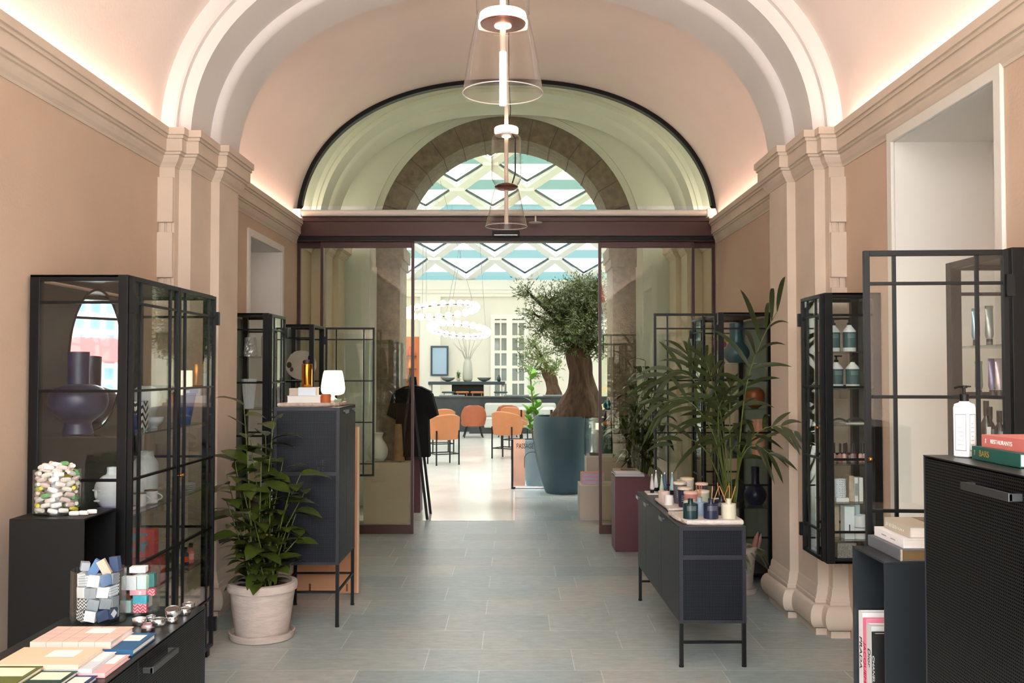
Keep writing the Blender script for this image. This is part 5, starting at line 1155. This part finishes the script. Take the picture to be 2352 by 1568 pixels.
# ================================================================== BEYOND THE DOORS
# clothes rail with shirts
RX = -1.185; t = thing('clothes_rail', 'black A-frame clothes rail just beyond the open doors', 'clothes rail', (RX, 11.18, 0))
for y in (-.22, .22):
    for sx in (-1, 1): B().bar((0, y, 1.62), (.19 * sx, y, 0.0), .03).build('leg', M_black, t)
B().tube([(0, -.30, 1.60), (0, .30, 1.60)], .014, 12).build('rail', M_black, t, smooth=True)
def shirt(label, y, rz, k):
    t = thing('hanging_shirt', label, 'shirt', (RX, y, 0), rz, 'black shirts on the clothes rail'); z = 1.50
    # hanger
    h = B(); h.tube([(-.022, 0, z + .105), (-.016, 0, z + .122), (0, 0, z + .128), (.018, 0, z + .118), (.022, 0, z + .10), (.012, 0, z + .06), (0, 0, z + .02)], .004, 6); h.tube([(-.22, 0, z - .055), (-.1, 0, z + .0), (0, 0, z + .02), (.1, 0, z + .0), (.22, 0, z - .055)], .011, 8); h.build('hanger', M_black, t, smooth=True)
    half = [(.075, z - .01), (.16, z - .03), (.235, z - .075), (.305, z - .32), (.20, z - .37), (.185, z - .28), (.195, z - .55), (.205, z - .80)]
    outl = [(-x, zz) for x, zz in half] + [(x, zz) for x, zz in reversed(half)]
    b = B(); b.prism(outl, -.018, .018, T=lambda p: Vector((p.x, p.z + .012 * math.sin(p.x * 40), p.y))); b.build('fabric', mat('black_cotton', (14, 13, 15), .9, sheen=.0), t)
    return t
shirt('black t-shirt at the front of the clothes rail', 11.10, R(-11), 0); shirt('second black t-shirt behind the front one on the rail', 11.17, R(-13), 1); shirt('third black t-shirt on the rail', 11.245, R(-10), 2)
pA, ya, za = plinth('beige plinth with ceramics behind the sliding glass', 836, 940, 1203, 1062, .25, M_taupe)
pB, yb, zb = plinth('plum plinth behind the clothes rail', 930, 966, 1178, 1048, .3, M_plumbox)
lathe_thing('ceramic_jug', 'white jug with flared lip on the beige plinth behind the glass', 'jug', (at(868, 1000, ya + .125).x, ya + .125, za), wh([(.06, 0), (.10, .05), (.115, .12), (.095, .19), (.055, .25), (.05, .28), (.066, .32)]), M_wcer)
lathe_thing('stoneware_vase', 'brown stoneware column vase beside the white jug', 'vase', (at(915, 1000, ya + .12).x, ya + .12, za), wh([(.075, 0), (.07, .05), (.055, .07), (.045, .3), (.036, .42)]), mat('brown_stoneware', (150, 116, 92), .7, var=.2, vscale=12))
box_thing('stone_tile', 'grey stone tile under the ceramics at the edge of the beige plinth', (at(890, 1050, ya + .02).x, ya + .022, za), (.30, .03, .012), M_stone)
pC, yc, zc_ = plinth('low beige plinth with pink books beside the right sliding door', 1331, 1420, 1195, 1113, .36, M_taupe, M_taupe2)
pD, yd, zd_ = plinth('beige plinth with a glass cover behind the low one', 1347, 1440, 1172, 1047, .34, M_taupe, M_taupe2)
for k in range(3):
    book(['lowest pink edged book on the low beige plinth', 'middle pink edged book on the low beige plinth', 'coral covered book on top of the low beige plinth pile'][k], at(1335, 1100, yc + .1).x, at(1335, 1100, yc + .1).x + .26, yc + .05, yc + .25, zc_ + .0005 + .042 * k, zc_ + .042 + .042 * k, mat('coral_cover', (236, 160, 140), .6) if k == 2 else mat('rose_cover', (226, 150, 160), .6), 'x0', group='books on the low beige plinth', page=mat('lilac_pages', (210, 190, 214), .8))
t = thing('glass_cover', 'clear glass display cover on the beige plinth', 'display cover', (at(1385, 1000, yd).x, yd + .17, zd_)); b = B(); gx, gy, gh = .21, .15, .46
b.box(-gx, gx, -gy, -gy + .006, .001, gh); b.box(-gx, gx, gy - .006, gy, .001, gh); b.box(-gx, -gx + .006, -gy + .006, gy - .006, .001, gh); b.box(gx - .006, gx, -gy + .006, gy - .006, .001, gh); b.box(-gx, gx, -gy, gy, gh, gh + .006); b.build('glass', G_vit, t)
lathe_thing('ceramic_cup', 'rough white ceramic beaker under the glass cover', 'cup', (at(1368, 1000, yd + .12).x, yd + .12, zd_ + .031), wh([(.035, 0), (.045, .08), (.055, .22), (.058, .28)]), mat('rough_white_glaze', (224, 226, 222), .6, bump=.8, bscale=40)); box_thing('stone_tile', 'small grey stone block under the rough beaker', (at(1368, 1000, yd + .12).x, yd + .12, zd_), (.14, .12, .03), M_stone)
pE, ye, ze = plinth('dark teal plinth carrying coloured glass pieces', 1386, 1440, 1160, 980, .34, mat('dark_teal_lacquer', (24, 62, 66), .4))
CG = (('turquoise glass globe on the dark teal plinth', 1424, .12, (20, 150, 168), .068, .0), ('orange glass bowl on the dark teal plinth', 1397, .08, (236, 130, 20), .075, 0), ('deep purple glass vase on the dark teal plinth', 1396, .25, (84, 24, 80), .066, 0))
for lb, u, dy, c_, r, dz in CG:
    m = mat('coloured_glass_%d' % c_[0], c_, .1, trans=.35); h = .07 if 'bowl' in lb else .2
    lathe_thing('glass_piece', lb, 'glassware', (at(u, 950, ye + dy).x, ye + dy, ze + .0005), sm([(r * .5, 0), (r, h * .3), (r * .95, h * .7), (r * .55, h)], 5) if 'globe' not in lb else sm([(r * .4, 0), (r * .95, .04), (r, .1), (r * .8, .16), (r * .3, .2), (.002, .205)]), m)
lathe_thing('glass_piece', 'teal glass sphere resting on the purple glass vase', 'glassware', (at(1396, 950, ye + .25).x, ye + .25, ze + .203), sm([(.02, 0), (.052, .03), (.06, .065), (.045, .11), (.002, .125)]), mat('coloured_glass_teal', (10, 110, 130), .1, trans=.35))
# leafy plants standing behind the right glass
def bush(name, label, X, Y, pr, ph, zt_, spread, n, col, pm, seed, L0=.2, lw=.34, droop=.5):
    t = thing(name, label, 'plant', (X, Y, 0)); rp = random.Random(seed); pot(t, pr * .75, pr, ph, pm, saucer=False); st = B(); lf = B()
    for k in range(n):
        a = k * 2.4; f = (k + .5) / n; rr = spread * math.sqrt(f); top = Vector((rr * math.cos(a), rr * math.sin(a), zt_ - (zt_ - ph) * .55 * f - rp.uniform(0, .15)))
        base = Vector((.03 * math.cos(a), .03 * math.sin(a), ph - .03)); mid = Vector((top.x * .3, top.y * .3, (ph + top.z) / 2 + .05)); pts = [base * (1-q)**2 + mid * 2*q*(1-q) + top * q*q for q in [i / 6 for i in range(7)]]
        st.tube(pts, [.006 - .003 * i / 6 for i in range(7)], 5)
        for j in range(5):
            q = .35 + .65 * j / 4; i = min(5, int(q * 6)); p = pts[i].lerp(pts[i+1], q * 6 - i) if i < 6 else pts[6]; b_ = a + j * 2.2; dd = Vector((math.cos(b_), math.sin(b_), rp.uniform(.1, .9))); L = L0 * rp.uniform(.7, 1.15)
            leaf_b(lf, p, dd, dd.cross(Vector((0, 0, 1))), L, L * lw, droop * rp.uniform(.5, 1.4), .15, 6)
    st.build('stems', M_stem, t, smooth=True); lf.build('foliage', col, t, smooth=True); return t
bush('leafy_pot_plant', 'dense dark leaved plant behind the right sliding glass', 1.42, 10.75, .2, .4, 1.85, .38, 34, M_leaf, mat('dark_pot', (50, 52, 52), .6), 3, .24, .34, .7)
# glass sign with lettering
sx0, sx1 = at(1179, 1060, 13.78).x, at(1258, 1060, 13.78).x; sz = at(1200, 1009, 13.78).z
t = thing('sign_board', 'copper toned reflective sign with black lettering beside the large olive pot', 'sign', ((sx0 + sx1) / 2, 13.82, 0)); a = (sx1 - sx0) / 2
B().box(-a, a, -.006, .006, .03, sz).build('panel', G_jar, t); B().box(-a, -a + .17, .012, .02, .03, sz).build('backing', mat('copper_sheet', (176, 118, 82), .22, metal=.9, var=.25, vscale=3), t)  # part-width copper sheet stands in for the orange reflection on the glass
B().box(-a - .03, -a, -.03, .03, .02, sz).build('edge_post', M_black, t); B().box(-a, a, -.03, .05, .012, .035).build('foot_rail', M_chrome, t)
for x in (-a, a): B().box(x - .03, x + .03, -.05, .08, 0, .03).build('foot', M_black, t)
text('PASSAGE', .10, (-a + .045, -.007, sz - .10), (1, 0, 0), (0, 0, 1), M_ink, t, 'lettering', depth=.001, font_x=.62)
b = B(); b.tube([(-a + .16, -.007, .3), (-a + .16, -.007, sz - .28)] + [(-a + .28 - .12 * math.cos(PI * i / 10), -.007, sz - .28 + .10 * math.sin(PI * i / 10)) for i in range(1, 11)] + [(-a + .40, -.007, .3)], .004, 6); b.build('arch_emblem', M_ink, t)
# fiddle leaf plant in a blue pot
M_bpot = mat('slate_blue_pot', (70, 116, 132), .45); M_opot = mat('grey_teal_pot', (66, 88, 98), .5, var=.04)
FX, FY = at(1229, 1000, 14.2).x, 14.2
t = thing('fiddle_leaf_plant', 'slim bright green fiddle leaf plant in a blue pot beside the olive pot', 'plant', (FX, FY, 0)); B().lathe(vase_prof(sm([(.13, 0), (.15, .1), (.2, .4), (.225, .64), (.22, .68)]), .02), n=40).build('pot', M_bpot, t, smooth=True); B().lathe([(0, .63), (.2, .625)], n=24).build('soil', M_soil, t)
st = B(); lf = B(); rp = random.Random(2)
for dx, dy, zt_ in ((-.05, 0, 1.68), (.03, .03, 1.2), (-.1, .02, 1.1)):
    pts = [Vector((dx * (.4 + .6 * q) + .02 * math.sin(q * 5), dy, .62 + (zt_ - .62) * q)) for q in [i / 6 for i in range(7)]]; st.tube(pts, .011, 6)
    for j in range(13):
        q = .35 + .65 * j / 12; p = Vector((dx * (.4 + .6 * q), dy, .62 + (zt_ - .62) * q)); b_ = j * 2.4; dd = Vector((math.cos(b_), math.sin(b_), .3 + q)); leaf_b(lf, p, dd, dd.cross(Vector((0, 0, 1))), .19, .11, .25, .12, 6)
st.build('stems', mat('pale_bark', (150, 132, 104), .8), t, smooth=True); lf.build('foliage', mat('bright_leaf', (120, 172, 60), .4, var=.25, vscale=4), t, smooth=True)
# olive trees
def olive(label, u, Y, vb, vtop, trunk, r0, r1, potp, crown, nl, L0, seed, z_base):
    X = at(u, 900, Y).x; t = thing('olive_tree', label, 'tree', (X, Y, 0)); rp = random.Random(seed)
    if potp:
        B().lathe(vase_prof(sm(potp, 6), .04), n=56).build('pot', M_opot, t, smooth=True); B().lathe([(0, z_base), (potp[-1][0] - .05, z_base - .01)], n=40).build('soil', M_soil, t)
    rows = []; n = 36; K = 14
    for i in range(K + 1):
        q = i / K; p = trunk[0].lerp(trunk[1], q) + Vector((.05 * math.sin(q * 4), 0, 0)); r = r0 * (1 - q) ** 1.8 + r1 + .02 * math.sin(q * 9)
        rows.append([p + Vector((math.cos(a) * r * (1 + .10 * math.sin(5 * a + q * 5) + .05 * math.sin(11 * a - q * 9) + rp.uniform(-.03, .03)), math.sin(a) * r * (1 + .10 * math.sin(5 * a + q * 5)), 0)) for a in [2*PI*k/n for k in range(n)]])
    b = B(); b.grid(rows, close=True); b.build('trunk', mat('olive_bark', (88, 66, 46), .9, var=.5, vscale=6, bump=1., bscale=14, stretch=(4, 4, .7)), t, smooth=True)
    br = B(); lf = B()
    for (cx, cz, cy, rx, rz_, w_) in crown:
        C = Vector((cx, cy, cz)); br.tube([trunk[1] - Vector((0, 0, .1)), trunk[1].lerp(C, .5) + Vector((0, 0, .05)), C], [r1 * .5, r1 * .28, r1 * .1], 8)
        for s in range(int(nl * w_ / 14)):
            d = Vector((rp.gauss(0, 1), rp.gauss(0, 1), rp.gauss(0, 1))).normalized(); rr = rp.random() ** .45; tip = C + Vector((d.x * rx * rr, d.y * rx * rr, d.z * rz_ * rr)); ax = (Vector((d.x, d.y, d.z * .6 + .25))).normalized()
            if s % 4 == 0: br.tube([C.lerp(tip, .55), tip], [.006, .003], 4, cap=False)
            for j in range(14):
                p = tip + ax * ((j - 7) * L0 * .28) + Vector((rp.uniform(-.02, .02), rp.uniform(-.02, .02), rp.uniform(-.02, .02)))
                a = rp.uniform(0, 2*PI); o_ = Vector((rp.gauss(0, 1), rp.gauss(0, 1), rp.gauss(0, 1))); o_ = (o_ - ax * o_.dot(ax)).normalized(); dd = (ax * .6 + o_).normalized(); sd_ = dd.cross(ax).normalized(); L = L0 * rp.uniform(.7, 1.2); wv = L * .12
                q0 = p; q1 = p + dd * L * .45 + sd_ * wv; q2 = p + dd * L; q3 = p + dd * L * .45 - sd_ * wv; lf.quad(q0, q1, q2, q3)
    br.build('branches', MATS['olive_bark'], t, smooth=True); lf.build('foliage', mat('olive_leaf', (104, 118, 62), .5, var=.4, vscale=3), t); return t
OY = 13.35; OX = at(1293, 900, OY).x
zb_ = at(1293, 960, OY).z
def ov(u, v, dy=0.): q = at(u, v, OY + dy); return Vector((q.x - OX, dy, q.z))
def blob(u, v, ru, rv, w_, dy=0.): q = ov(u, v, dy); return (q.x, q.z, dy, ru * OY / F, rv * OY / F, w_)
olive('large old olive tree with thick twisted trunk in a big grey teal pot', 1293, OY, 0, 0, (ov(1322, 958), ov(1334, 800)), .20, .135, [(.22, 0), (.25, .03), (.33, .3), (.395, .65), (.415, .9), (.40, zb_ + .02), (.39, zb_ + .03)],
      [blob(1335, 690, 62, 48, 2.6), blob(1345, 745, 70, 45, 2.4), blob(1290, 720, 50, 42, 1.6), blob(1262, 690, 48, 34, .8), blob(1210, 668, 36, 26, .30), blob(1250, 745, 44, 30, .6), blob(1225, 720, 34, 24, .22), blob(1285, 775, 42, 28, .8), blob(1385, 710, 44, 50, 1.4), blob(1400, 780, 36, 26, .6), blob(1335, 660, 55, 30, 1.3, .2), blob(1320, 760, 50, 40, 1.2, -.3), blob(1300, 690, 60, 42, 1.2), blob(1360, 660, 50, 34, 1.4), blob(1310, 800, 44, 20, .7), blob(1370, 800, 44, 24, .8)], 1050, .06, 4, zb_)
GX = at(1268, 900, 27.4).x
def gv(u, v): q = at(u, v, 27.4); return Vector((q.x - GX, 0, q.z))
def gblob(u, v, ru, rv, w_): q = gv(u, v); return (q.x, q.z, 0, ru * 27.4 / F, rv * 27.4 / F, w_)
olive('smaller olive tree far off behind the dark stone counter', 1268, 27.4, 0, 0, (gv(1270, 930), gv(1262, 850)), .12, .16, None, [gblob(1240, 820, 45, 30, 1.6), gblob(1225, 790, 32, 24, .7), gblob(1270, 845, 24, 20, .7), gblob(1220, 850, 26, 18, .4)], 420, .13, 9, 0)

# ---- lounge
M_or = mat('orange_leather', (178, 112, 70), .6, var=.06, vscale=6); M_or2 = mat('rust_leather', (150, 78, 46), .6, var=.06, vscale=6)
def tub_stool(label, u, v, rz, proto=[]):
    p = on(u, v)
    if proto: return dup(proto[0], (p.x, p.y, 0), rz, label)
    t = thing('counter_stool', label, 'stool', (p.x, p.y, 0), rz, 'orange tub stools on black legs'); proto.append(t)
    rows_o = []; n = 26
    for k in range(n + 1):
        a = -PI * .72 + 2 * PI * .72 * k / n; f = abs(k / n - .5) * 2; top = .92 - .16 * f ** 1.6
        ro = .29; ri = .235; c_, s_ = math.sin(a), -math.cos(a)
        rows_o.append([Vector((ro * .92 * c_, ro * .92 * s_, .46)), Vector((ro * c_, ro * s_, .56)), Vector((ro * 1.04 * c_, ro * 1.04 * s_, top - .02)), Vector(((ro + ri) / 2 * c_, (ro + ri) / 2 * s_, top)), Vector((ri * c_, ri * s_, top - .03)), Vector((ri * .95 * c_, ri * .95 * s_, .55)), Vector((ri * .9 * c_, ri * .9 * s_, .46))])
    b = B(); b.grid(rows_o); b.add(rows_o[0], [tuple(range(7))]); b.add(rows_o[-1], [tuple(range(6, -1, -1))]); b.build('backrest', M_or, t, smooth=True)
    B().lathe(sm([(.20, .45), (.245, .47), (.25, .54), (.235, .585), (.1, .60), (.002, .602)], 4), n=32).build('seat', M_or, t, smooth=True)
    for x, y in ((-.22, -.2), (.22, -.2), (-.22, .2), (.22, .2)): B().bar((x, y, .0), (x, y, .62 if y < 0 else .46), .022).build('leg', M_black, t)
    f = B(); 
    for x0, y0, x1, y1 in ((-.22, -.2, .22, -.2), (-.22, .2, .22, .2), (-.22, -.2, -.22, .2), (.22, -.2, .22, .2)): f.bar((x0, y0, .20), (x1, y1, .20), .018)
    f.build('foot_rail', M_black, t); return t
tub_stool('orange tub stool standing beyond the black shirts, closest one', 1018, 1066, R(28)); tub_stool('orange tub stool half behind the closest one by the shirts', 1012, 1040, R(20)); tub_stool('orange tub stool beside the copper toned sign', 1165, 1052, R(-30)); tub_stool('orange tub stool partly behind the one at the sign', 1182, 1030, R(-24))
tt = on(1232, 1040); t = thing('cafe_table', 'white topped table between the orange stools and the fiddle leaf plant', 'table', (tt.x, tt.y, 0)); B().box(-.36, .36, -.3, .3, .90, .93).build('tabletop', M_white, t, bevel=.004)
for x in (-.31, .31):
    for y in (-.25, .25): B().bar((x, y, 0), (x, y, .9), .03).build('leg', M_black, t)
def lounge(label, u, v, rz, proto=[]):
    p = on(u, v)
    if proto: return dup(proto[0], (p.x, p.y, 0), rz, label)
    t = thing('lounge_chair', label, 'chair', (p.x, p.y, 0), rz, 'rust leather lounge chairs'); proto.append(t); rows = []
    for i in range(13):
        q = i / 12; z = .30 + .52 * q; w_ = .30 * math.sin(PI * (.22 + .64 * q)) ** .6 + .02; dpt = .10 + .16 * (1 - q)
        if i == 12: w_ *= .55
        rows.append([Vector((w_ * math.sin(a), -dpt * math.cos(a) - .10 - .12 * q, z)) for a in [-1.5 + 3.0 * k / 16 for k in range(17)]])
    b = B(); b.grid(rows); inner = [[v * 1 + Vector((0, .05, 0)) for v in r] for r in rows]; b.grid(inner); b.grid([rows[-1], inner[-1]]); b.grid([rows[0], inner[0]]); b.grid([[r[0] for r in rows], [r[0] for r in inner]]); b.grid([[r[-1] for r in rows], [r[-1] for r in inner]])
    b.build('backrest', M_or2, t, smooth=True); B().lathe(sm([(.2, .27), (.28, .30), (.31, .36), (.28, .42), (.1, .44), (.002, .44)], 4), c=(0, .06, 0), n=32).build('seat', M_or2, t, smooth=True)
    for x, y in ((-.2, -.16), (.2, -.16), (-.2, .24), (.2, .24)): B().tube([(x * .8, y * .8, .28), (x * 1.2, y * 1.2, 0)], .014, 8).build('leg', M_black, t)
    return t
lounge('rust leather lounge chair seen from behind in the middle of the atrium', 1087, 1004, R(6)); lounge('rust leather lounge chair partly hidden by the stool at the sign', 1170, 1003, R(-12)); lounge('pale backed rust lounge chair partly hidden by the stool beyond the shirts', 1016, 985, R(20))
so_ = on(1150, 998); t = thing('sofa', 'long pale grey sofa in front of the dark stone counter', 'sofa', (so_.x, 26.12, 0)); M_sofa = mat('pale_grey_fabric', (186, 186, 178), .9)
B().box(-.45, 1.5, -.42, .40, .16, .42).build('seat', M_sofa, t, bevel=.03); B().box(-.45, 1.5, .16, .40, .42, .80).build('backrest', M_sofa, t, bevel=.05); B().box(-.85, 1.35, -.36, .34, 0, .16).build('base', mat('charcoal_base', (46, 50, 54), .6), t)
t = thing('stone_counter', 'long dark stone counter across the atrium behind the sofa', 'counter', (-.5, 26.6, 0)); M_dst = mat('dark_stone', (44, 50, 52), .4, var=.3, vscale=3); B().box(-3.4, 3.4, 0, .5, 0, .93).build('body', M_dst, t); B().box(-3.45, 3.45, -.03, .53, .93, .97).build('top', M_dst, t, bevel=.005)
for x in (-1.6, .2, 1.3): B().box(x, x + .7, .1, .4, .97, 1.01).build('seat_pad', mat('grey_pad', (130, 134, 134), .8), t, bevel=.01)
by = 29.0; bx0, bx1 = at(986, 880, by).x, at(1160, 880, by).x; bz = at(1070, 876, by).z
t = thing('bar_table', 'long dark bar table behind the stone counter', 'table', ((bx0 + bx1) / 2, by, 0)); w_ = (bx1 - bx0) / 2; M_bt = mat('dark_table', (52, 66, 72), .4); B().box(-w_, w_, -.4, .4, bz - .09, bz).build('tabletop', M_bt, t, bevel=.006); B().box(-.45, .5, -.25, .25, 0, bz - .09).build('base', M_black, t)
for x in (-w_ + .05, w_ - .05): B().box(x - .03, x + .03, -.3, .3, 0, bz - .09).build('end_panel', M_white, t)
for k, u in enumerate((1030, 1062, 1096, 1150)):
    p = at(u, 900, 28.3); t = thing('bar_stool', ['bar stool with dark seat at the end of the bar table', 'bar stool with orange seat in front of the bar table base', 'bar stool with orange seat past the bar table base', 'bar stool with dark seat in front of the white glazed doors'][k], 'stool', (p.x, 28.3, 0), group='bar stools at the long table'); m = M_or if k in (1, 2) else M_bt
    B().lathe([(.17, 1.02), (.2, 1.03), (.2, 1.06), (.18, 1.075)], n=20).build('seat', m, t, smooth=True)
    for x, y in ((-.13, -.13), (.13, -.13), (-.13, .13), (.13, .13)): B().bar((x * 1.2, y * 1.2, 0), (x, y, 1.02), .02).build('leg', m if k in (1, 2) else M_chrome, t)
bs = ((1029, 'shallow bowl on the bar table by the framed picture'), (1112, 'shallow bowl at the far end of the bar table'))
for u, lb in bs: lathe_thing('bowl', lb, 'bowl', (at(u, 870, by).x, by, bz + .001), wh([(.05, 0), (.16, .05), (.22, .12)]), mat('grey_bowl', (150, 160, 160), .4))
t = thing('branch_vase', 'tall glass vase of bare branches on the bar table', 'vase', (at(1074, 870, by).x, by, bz + .001)); B().lathe(wh([(.10, 0), (.15, .1), (.13, .5), (.09, .66), (.11, .74)]), n=28).build('vase', mat('smoky_glass', (190, 190, 176), .2), t, smooth=True); b = B(); rp = random.Random(7)
for k in range(14): a = rp.uniform(0, 2*PI); e = Vector((rp.uniform(-.5, .5), rp.uniform(-.2, .2), rp.uniform(1.0, 1.7))); b.tube([(0, 0, .5), (e.x * .4, e.y * .4, .9), e], [.012, .008, .003], 5)
b.build('branches', mat('grey_branch', (176, 170, 156), .8), t)
bush('table_plant', 'small bushy plant standing on the bar table', at(1053, 870, by - .1).x, by - .1, .05, .10, .38, .07, 16, mat('bright_leaf', (120, 172, 60), .4), M_clay, 6, .10, .3).location.z = bz + .001
lathe_thing('small_bottle', 'small dark bottle on the bar table beyond the branches', 'bottle', (at(1146, 870, by).x, by, bz + .001), [(.04, 0), (.06, .05), (.05, .12), (.02, .16), (.02, .2)], M_bt)
# framed picture on the far wall, glazed doors
p0, p1 = at(989, 863, 32.85), at(1030, 794, 32.85); t = thing('framed_picture', 'framed pale blue print on the far atrium wall', 'picture', ((p0.x + p1.x) / 2, 32.88, (p0.z + p1.z) / 2)); a, h = (p1.x - p0.x) / 2, (p1.z - p0.z) / 2; f = B()
for xa, xb, za, zb in ((-a, a, h - .06, h), (-a, a, -h, -h + .06), (-a, -a + .06, -h + .06, h - .06), (a - .06, a, -h + .06, h - .06)): f.box(xa, xb, -.03, .03, za, zb)
f.build('frame', mat('blue_grey_frame', (64, 84, 94), .5), t); B().box(-a + .05, a - .05, -.005, .01, -h + .05, h - .05).build('print', mat('pale_blue_print', (178, 204, 226), .6), t)
q0, q1 = at(1127, 905, 32.9), at(1213, 722, 32.9); fb = B(); gb = B(); x0, x1, z0, z1 = q0.x, q1.x, 0.0, q1.z; fb.box(x0, x0 + .14, 32.82, 33, z0, z1); fb.box(x1 - .14, x1, 32.82, 33, z0, z1); fb.box(x0 + .14, x1 - .14, 32.825, 33, z1 - .16, z1); xm = (x0 + x1) / 2; fb.box(xm - .10, xm + .10, 32.83, 33, z0, z1 - .16)
for xa, xb in ((x0 + .14, xm - .1), (xm + .1, x1 - .14)):
    xc = (xa + xb) / 2; fb.box(xc - .025, xc + .025, 32.855, 32.98, z0, z1 - .16)
    for k in range(7): z = .25 + k * .52; fb.box(xa, xc - .025, 32.86, 32.97, z - .05, z + .05); fb.box(xc + .025, xb, 32.86, 32.97, z - .05, z + .05)
    gb.box(xa, xb, 32.94, 32.96, z0, z1 - .1)
dw = struct('door_3', fb, MATS['white_stucco']); gb.build('pane', mat('door_pane', (150, 156, 148), .08), dw)
# ring chandeliers
def chandelier(label, u, v, Y, rad, tx, ty, n=24):
    c = at(u, v, Y); t = thing('ring_chandelier', label, 'chandelier', c, group='globe ring chandeliers'); t.rotation_euler = (tx, ty, 0); f = B(); P = [(rad * math.cos(2*PI*i/60), rad * math.sin(2*PI*i/60), 0) for i in range(61)]; f.tube(P, .014, 6, cap=False); f.build('ring', mat('bronze_ring', (70, 56, 44), .4, metal=.6), t, smooth=True)
    g0 = None
    for i in range(n):
        a = 2*PI*i/n; pos = ((rad + .06) * math.cos(a), (rad + .06) * math.sin(a), .02)
        if g0 is None: g0 = B().ball((0, 0, 0), .088, 16, 10).build('globe', M_globe, t, smooth=True); g0.location = pos
        else: g = g0.copy(); COL.objects.link(g); g.parent = t; g.location = pos
    w = B()
    for k in range(3): a = 2*PI*k/3; w.tube([(rad * math.cos(a), rad * math.sin(a), 0), (rad * .3 * math.cos(a), rad * .3 * math.sin(a), 3.2)], .004, 4)
    w.build('suspension_wire', MATS['grey_ink'], t); return t
chandelier('upper ring of glowing globes hanging over the atrium', 1013, 713, 24, .84, R(14), R(-4)); chandelier('lower ring of glowing globes hanging over the atrium', 1054, 759, 25.5, .72, R(-10), R(5))
# orange bar cabinet with bottles, staircase
t = thing('bar_cabinet', 'tall orange bar cabinet with shelves beyond the left sliding door', 'cabinet', (at(920, 850, 30).x, 30, 0)); B().box(-.55, .55, .0, .35, 0, 2.75).build('body', mat('orange_lacquer', (206, 112, 62), .6), t)
for z in (1.35, 1.75, 2.15): B().box(-.5, .5, -.22, -.0, z - .02, z).build('shelf', M_bt, t)
bc = [((210, 60, 40), 'red'), ((230, 140, 60), 'amber'), ((60, 70, 74), 'dark grey'), ((240, 200, 170), 'cream')]
for k in range(9):
    c_, nm = bc[k % 4]; zz = (1.35, 1.75, 2.15)[k // 3]; lathe_thing('liqueur_bottle', '%s bottle on the %s shelf of the orange bar cabinet, %s of three' % (nm, ('lowest', 'middle', 'upper')[k // 3], ('first', 'second', 'third')[k % 3]), 'bottle', (at(920, 850, 30).x - .3 + .3 * (k % 3), 29.89, zz + .001), [(.05, 0), (.055, .02), (.055, .17), (.02, .22), (.02, .29)], mat('liqueur_%d' % c_[0], c_, .2), group='bottles in the orange bar cabinet', n=16)
b = B()
sx = at(1350, 900, 23).x
for k in range(12): b.box(sx + .3 * k, sx + .3 * (k + 1), 23, 24.4, 0, .18 * (k + 1))
stc = struct('staircase', b, M_atr)
for dz, hh in ((.55, .12), (.95, .10)):
    b = B(); b.bar((sx - .1, 22.95, dz), (sx + 3.7, 22.95, dz + .6 * 3.7 + .06), .08, hh); struct('trim_stair_rail', b, mat('cream_rail', (222, 200, 160), .6))
# the street front behind the viewer: a plain rendered house front with a grid of windows, seen only in mirrors and glass
M_fac = mat('street_front', (226, 222, 214), .8); nt, bb = nodes_of(M_fac)
tc = nt.nodes.new('ShaderNodeTexCoord'); mp = nt.nodes.new('ShaderNodeMapping'); mp.inputs['Rotation'].default_value = (R(90), 0, 0); nt.links.new(tc.outputs['Object'], mp.inputs['Vector'])
br = nt.nodes.new('ShaderNodeTexBrick'); br.offset = 0; br.inputs['Scale'].default_value = 1; br.inputs['Brick Width'].default_value = .42; br.inputs['Row Height'].default_value = .5; br.inputs['Mortar Size'].default_value = .05; br.inputs['Mortar Smooth'].default_value = 0
br.inputs['Color1'].default_value = lin((46, 70, 80)); br.inputs['Color2'].default_value = lin((66, 92, 100)); br.inputs['Mortar'].default_value = lin((176, 174, 170)); nt.links.new(mp.outputs['Vector'], br.inputs['Vector']); nt.links.new(br.outputs['Color'], bb.inputs['Base Color'])
struct('exterior_house_front', B().box(-14, 14, -21, -20.5, 0, 6.5), M_fac)
struct('exterior_red_band', B().box(-14, 14, -20.5, -20.3, 4.6, 5.3), mat('red_front', (150, 50, 50), .8)); struct('exterior_pier', B().box(-2.2, -1.7, -20.5, -20.2, 0, 6.5), mat('grey_front', (90, 96, 100), .8))
struct('exterior_street', B().box(-14, 14, -20.5, Y0, -.1, -.005), mat('street_paving', (170, 168, 162), .8, var=.1, vscale=2))
# ================================================================== LIGHT
w = bpy.data.worlds.new('world'); sc.world = w; w.use_nodes = True
bg = w.node_tree.nodes['Background']; bg.inputs['Color'].default_value = (.93, .97, 1.0, 1); bg.inputs['Strength'].default_value = 7.0
sd = bpy.data.lights.new('sun', 'SUN'); so = bpy.data.objects.new('sun', sd); COL.objects.link(so)
sd.energy = 2.6; sd.angle = R(4); sd.color = (1, .96, .9); so.rotation_euler = (R(-24), R(14), 0)
sc.view_settings.view_transform = 'Standard'; sc.view_settings.look = 'None'; sc.view_settings.gamma = 1; sc.view_settings.use_curve_mapping = False
sc.view_settings.exposure = 1.4
cy = sc.cycles
cy.use_denoising = True; cy.use_adaptive_sampling = True; cy.adaptive_threshold = .03; cy.max_bounces = 8; cy.diffuse_bounces = 4; cy.glossy_bounces = 4; cy.transparent_max_bounces = 40; cy.transmission_bounces = 6
cy.caustics_reflective = False; cy.caustics_refractive = False; cy.sample_clamp_indirect = 6.0
try: cy.denoiser = 'OPENIMAGEDENOISE'
except Exception: pass
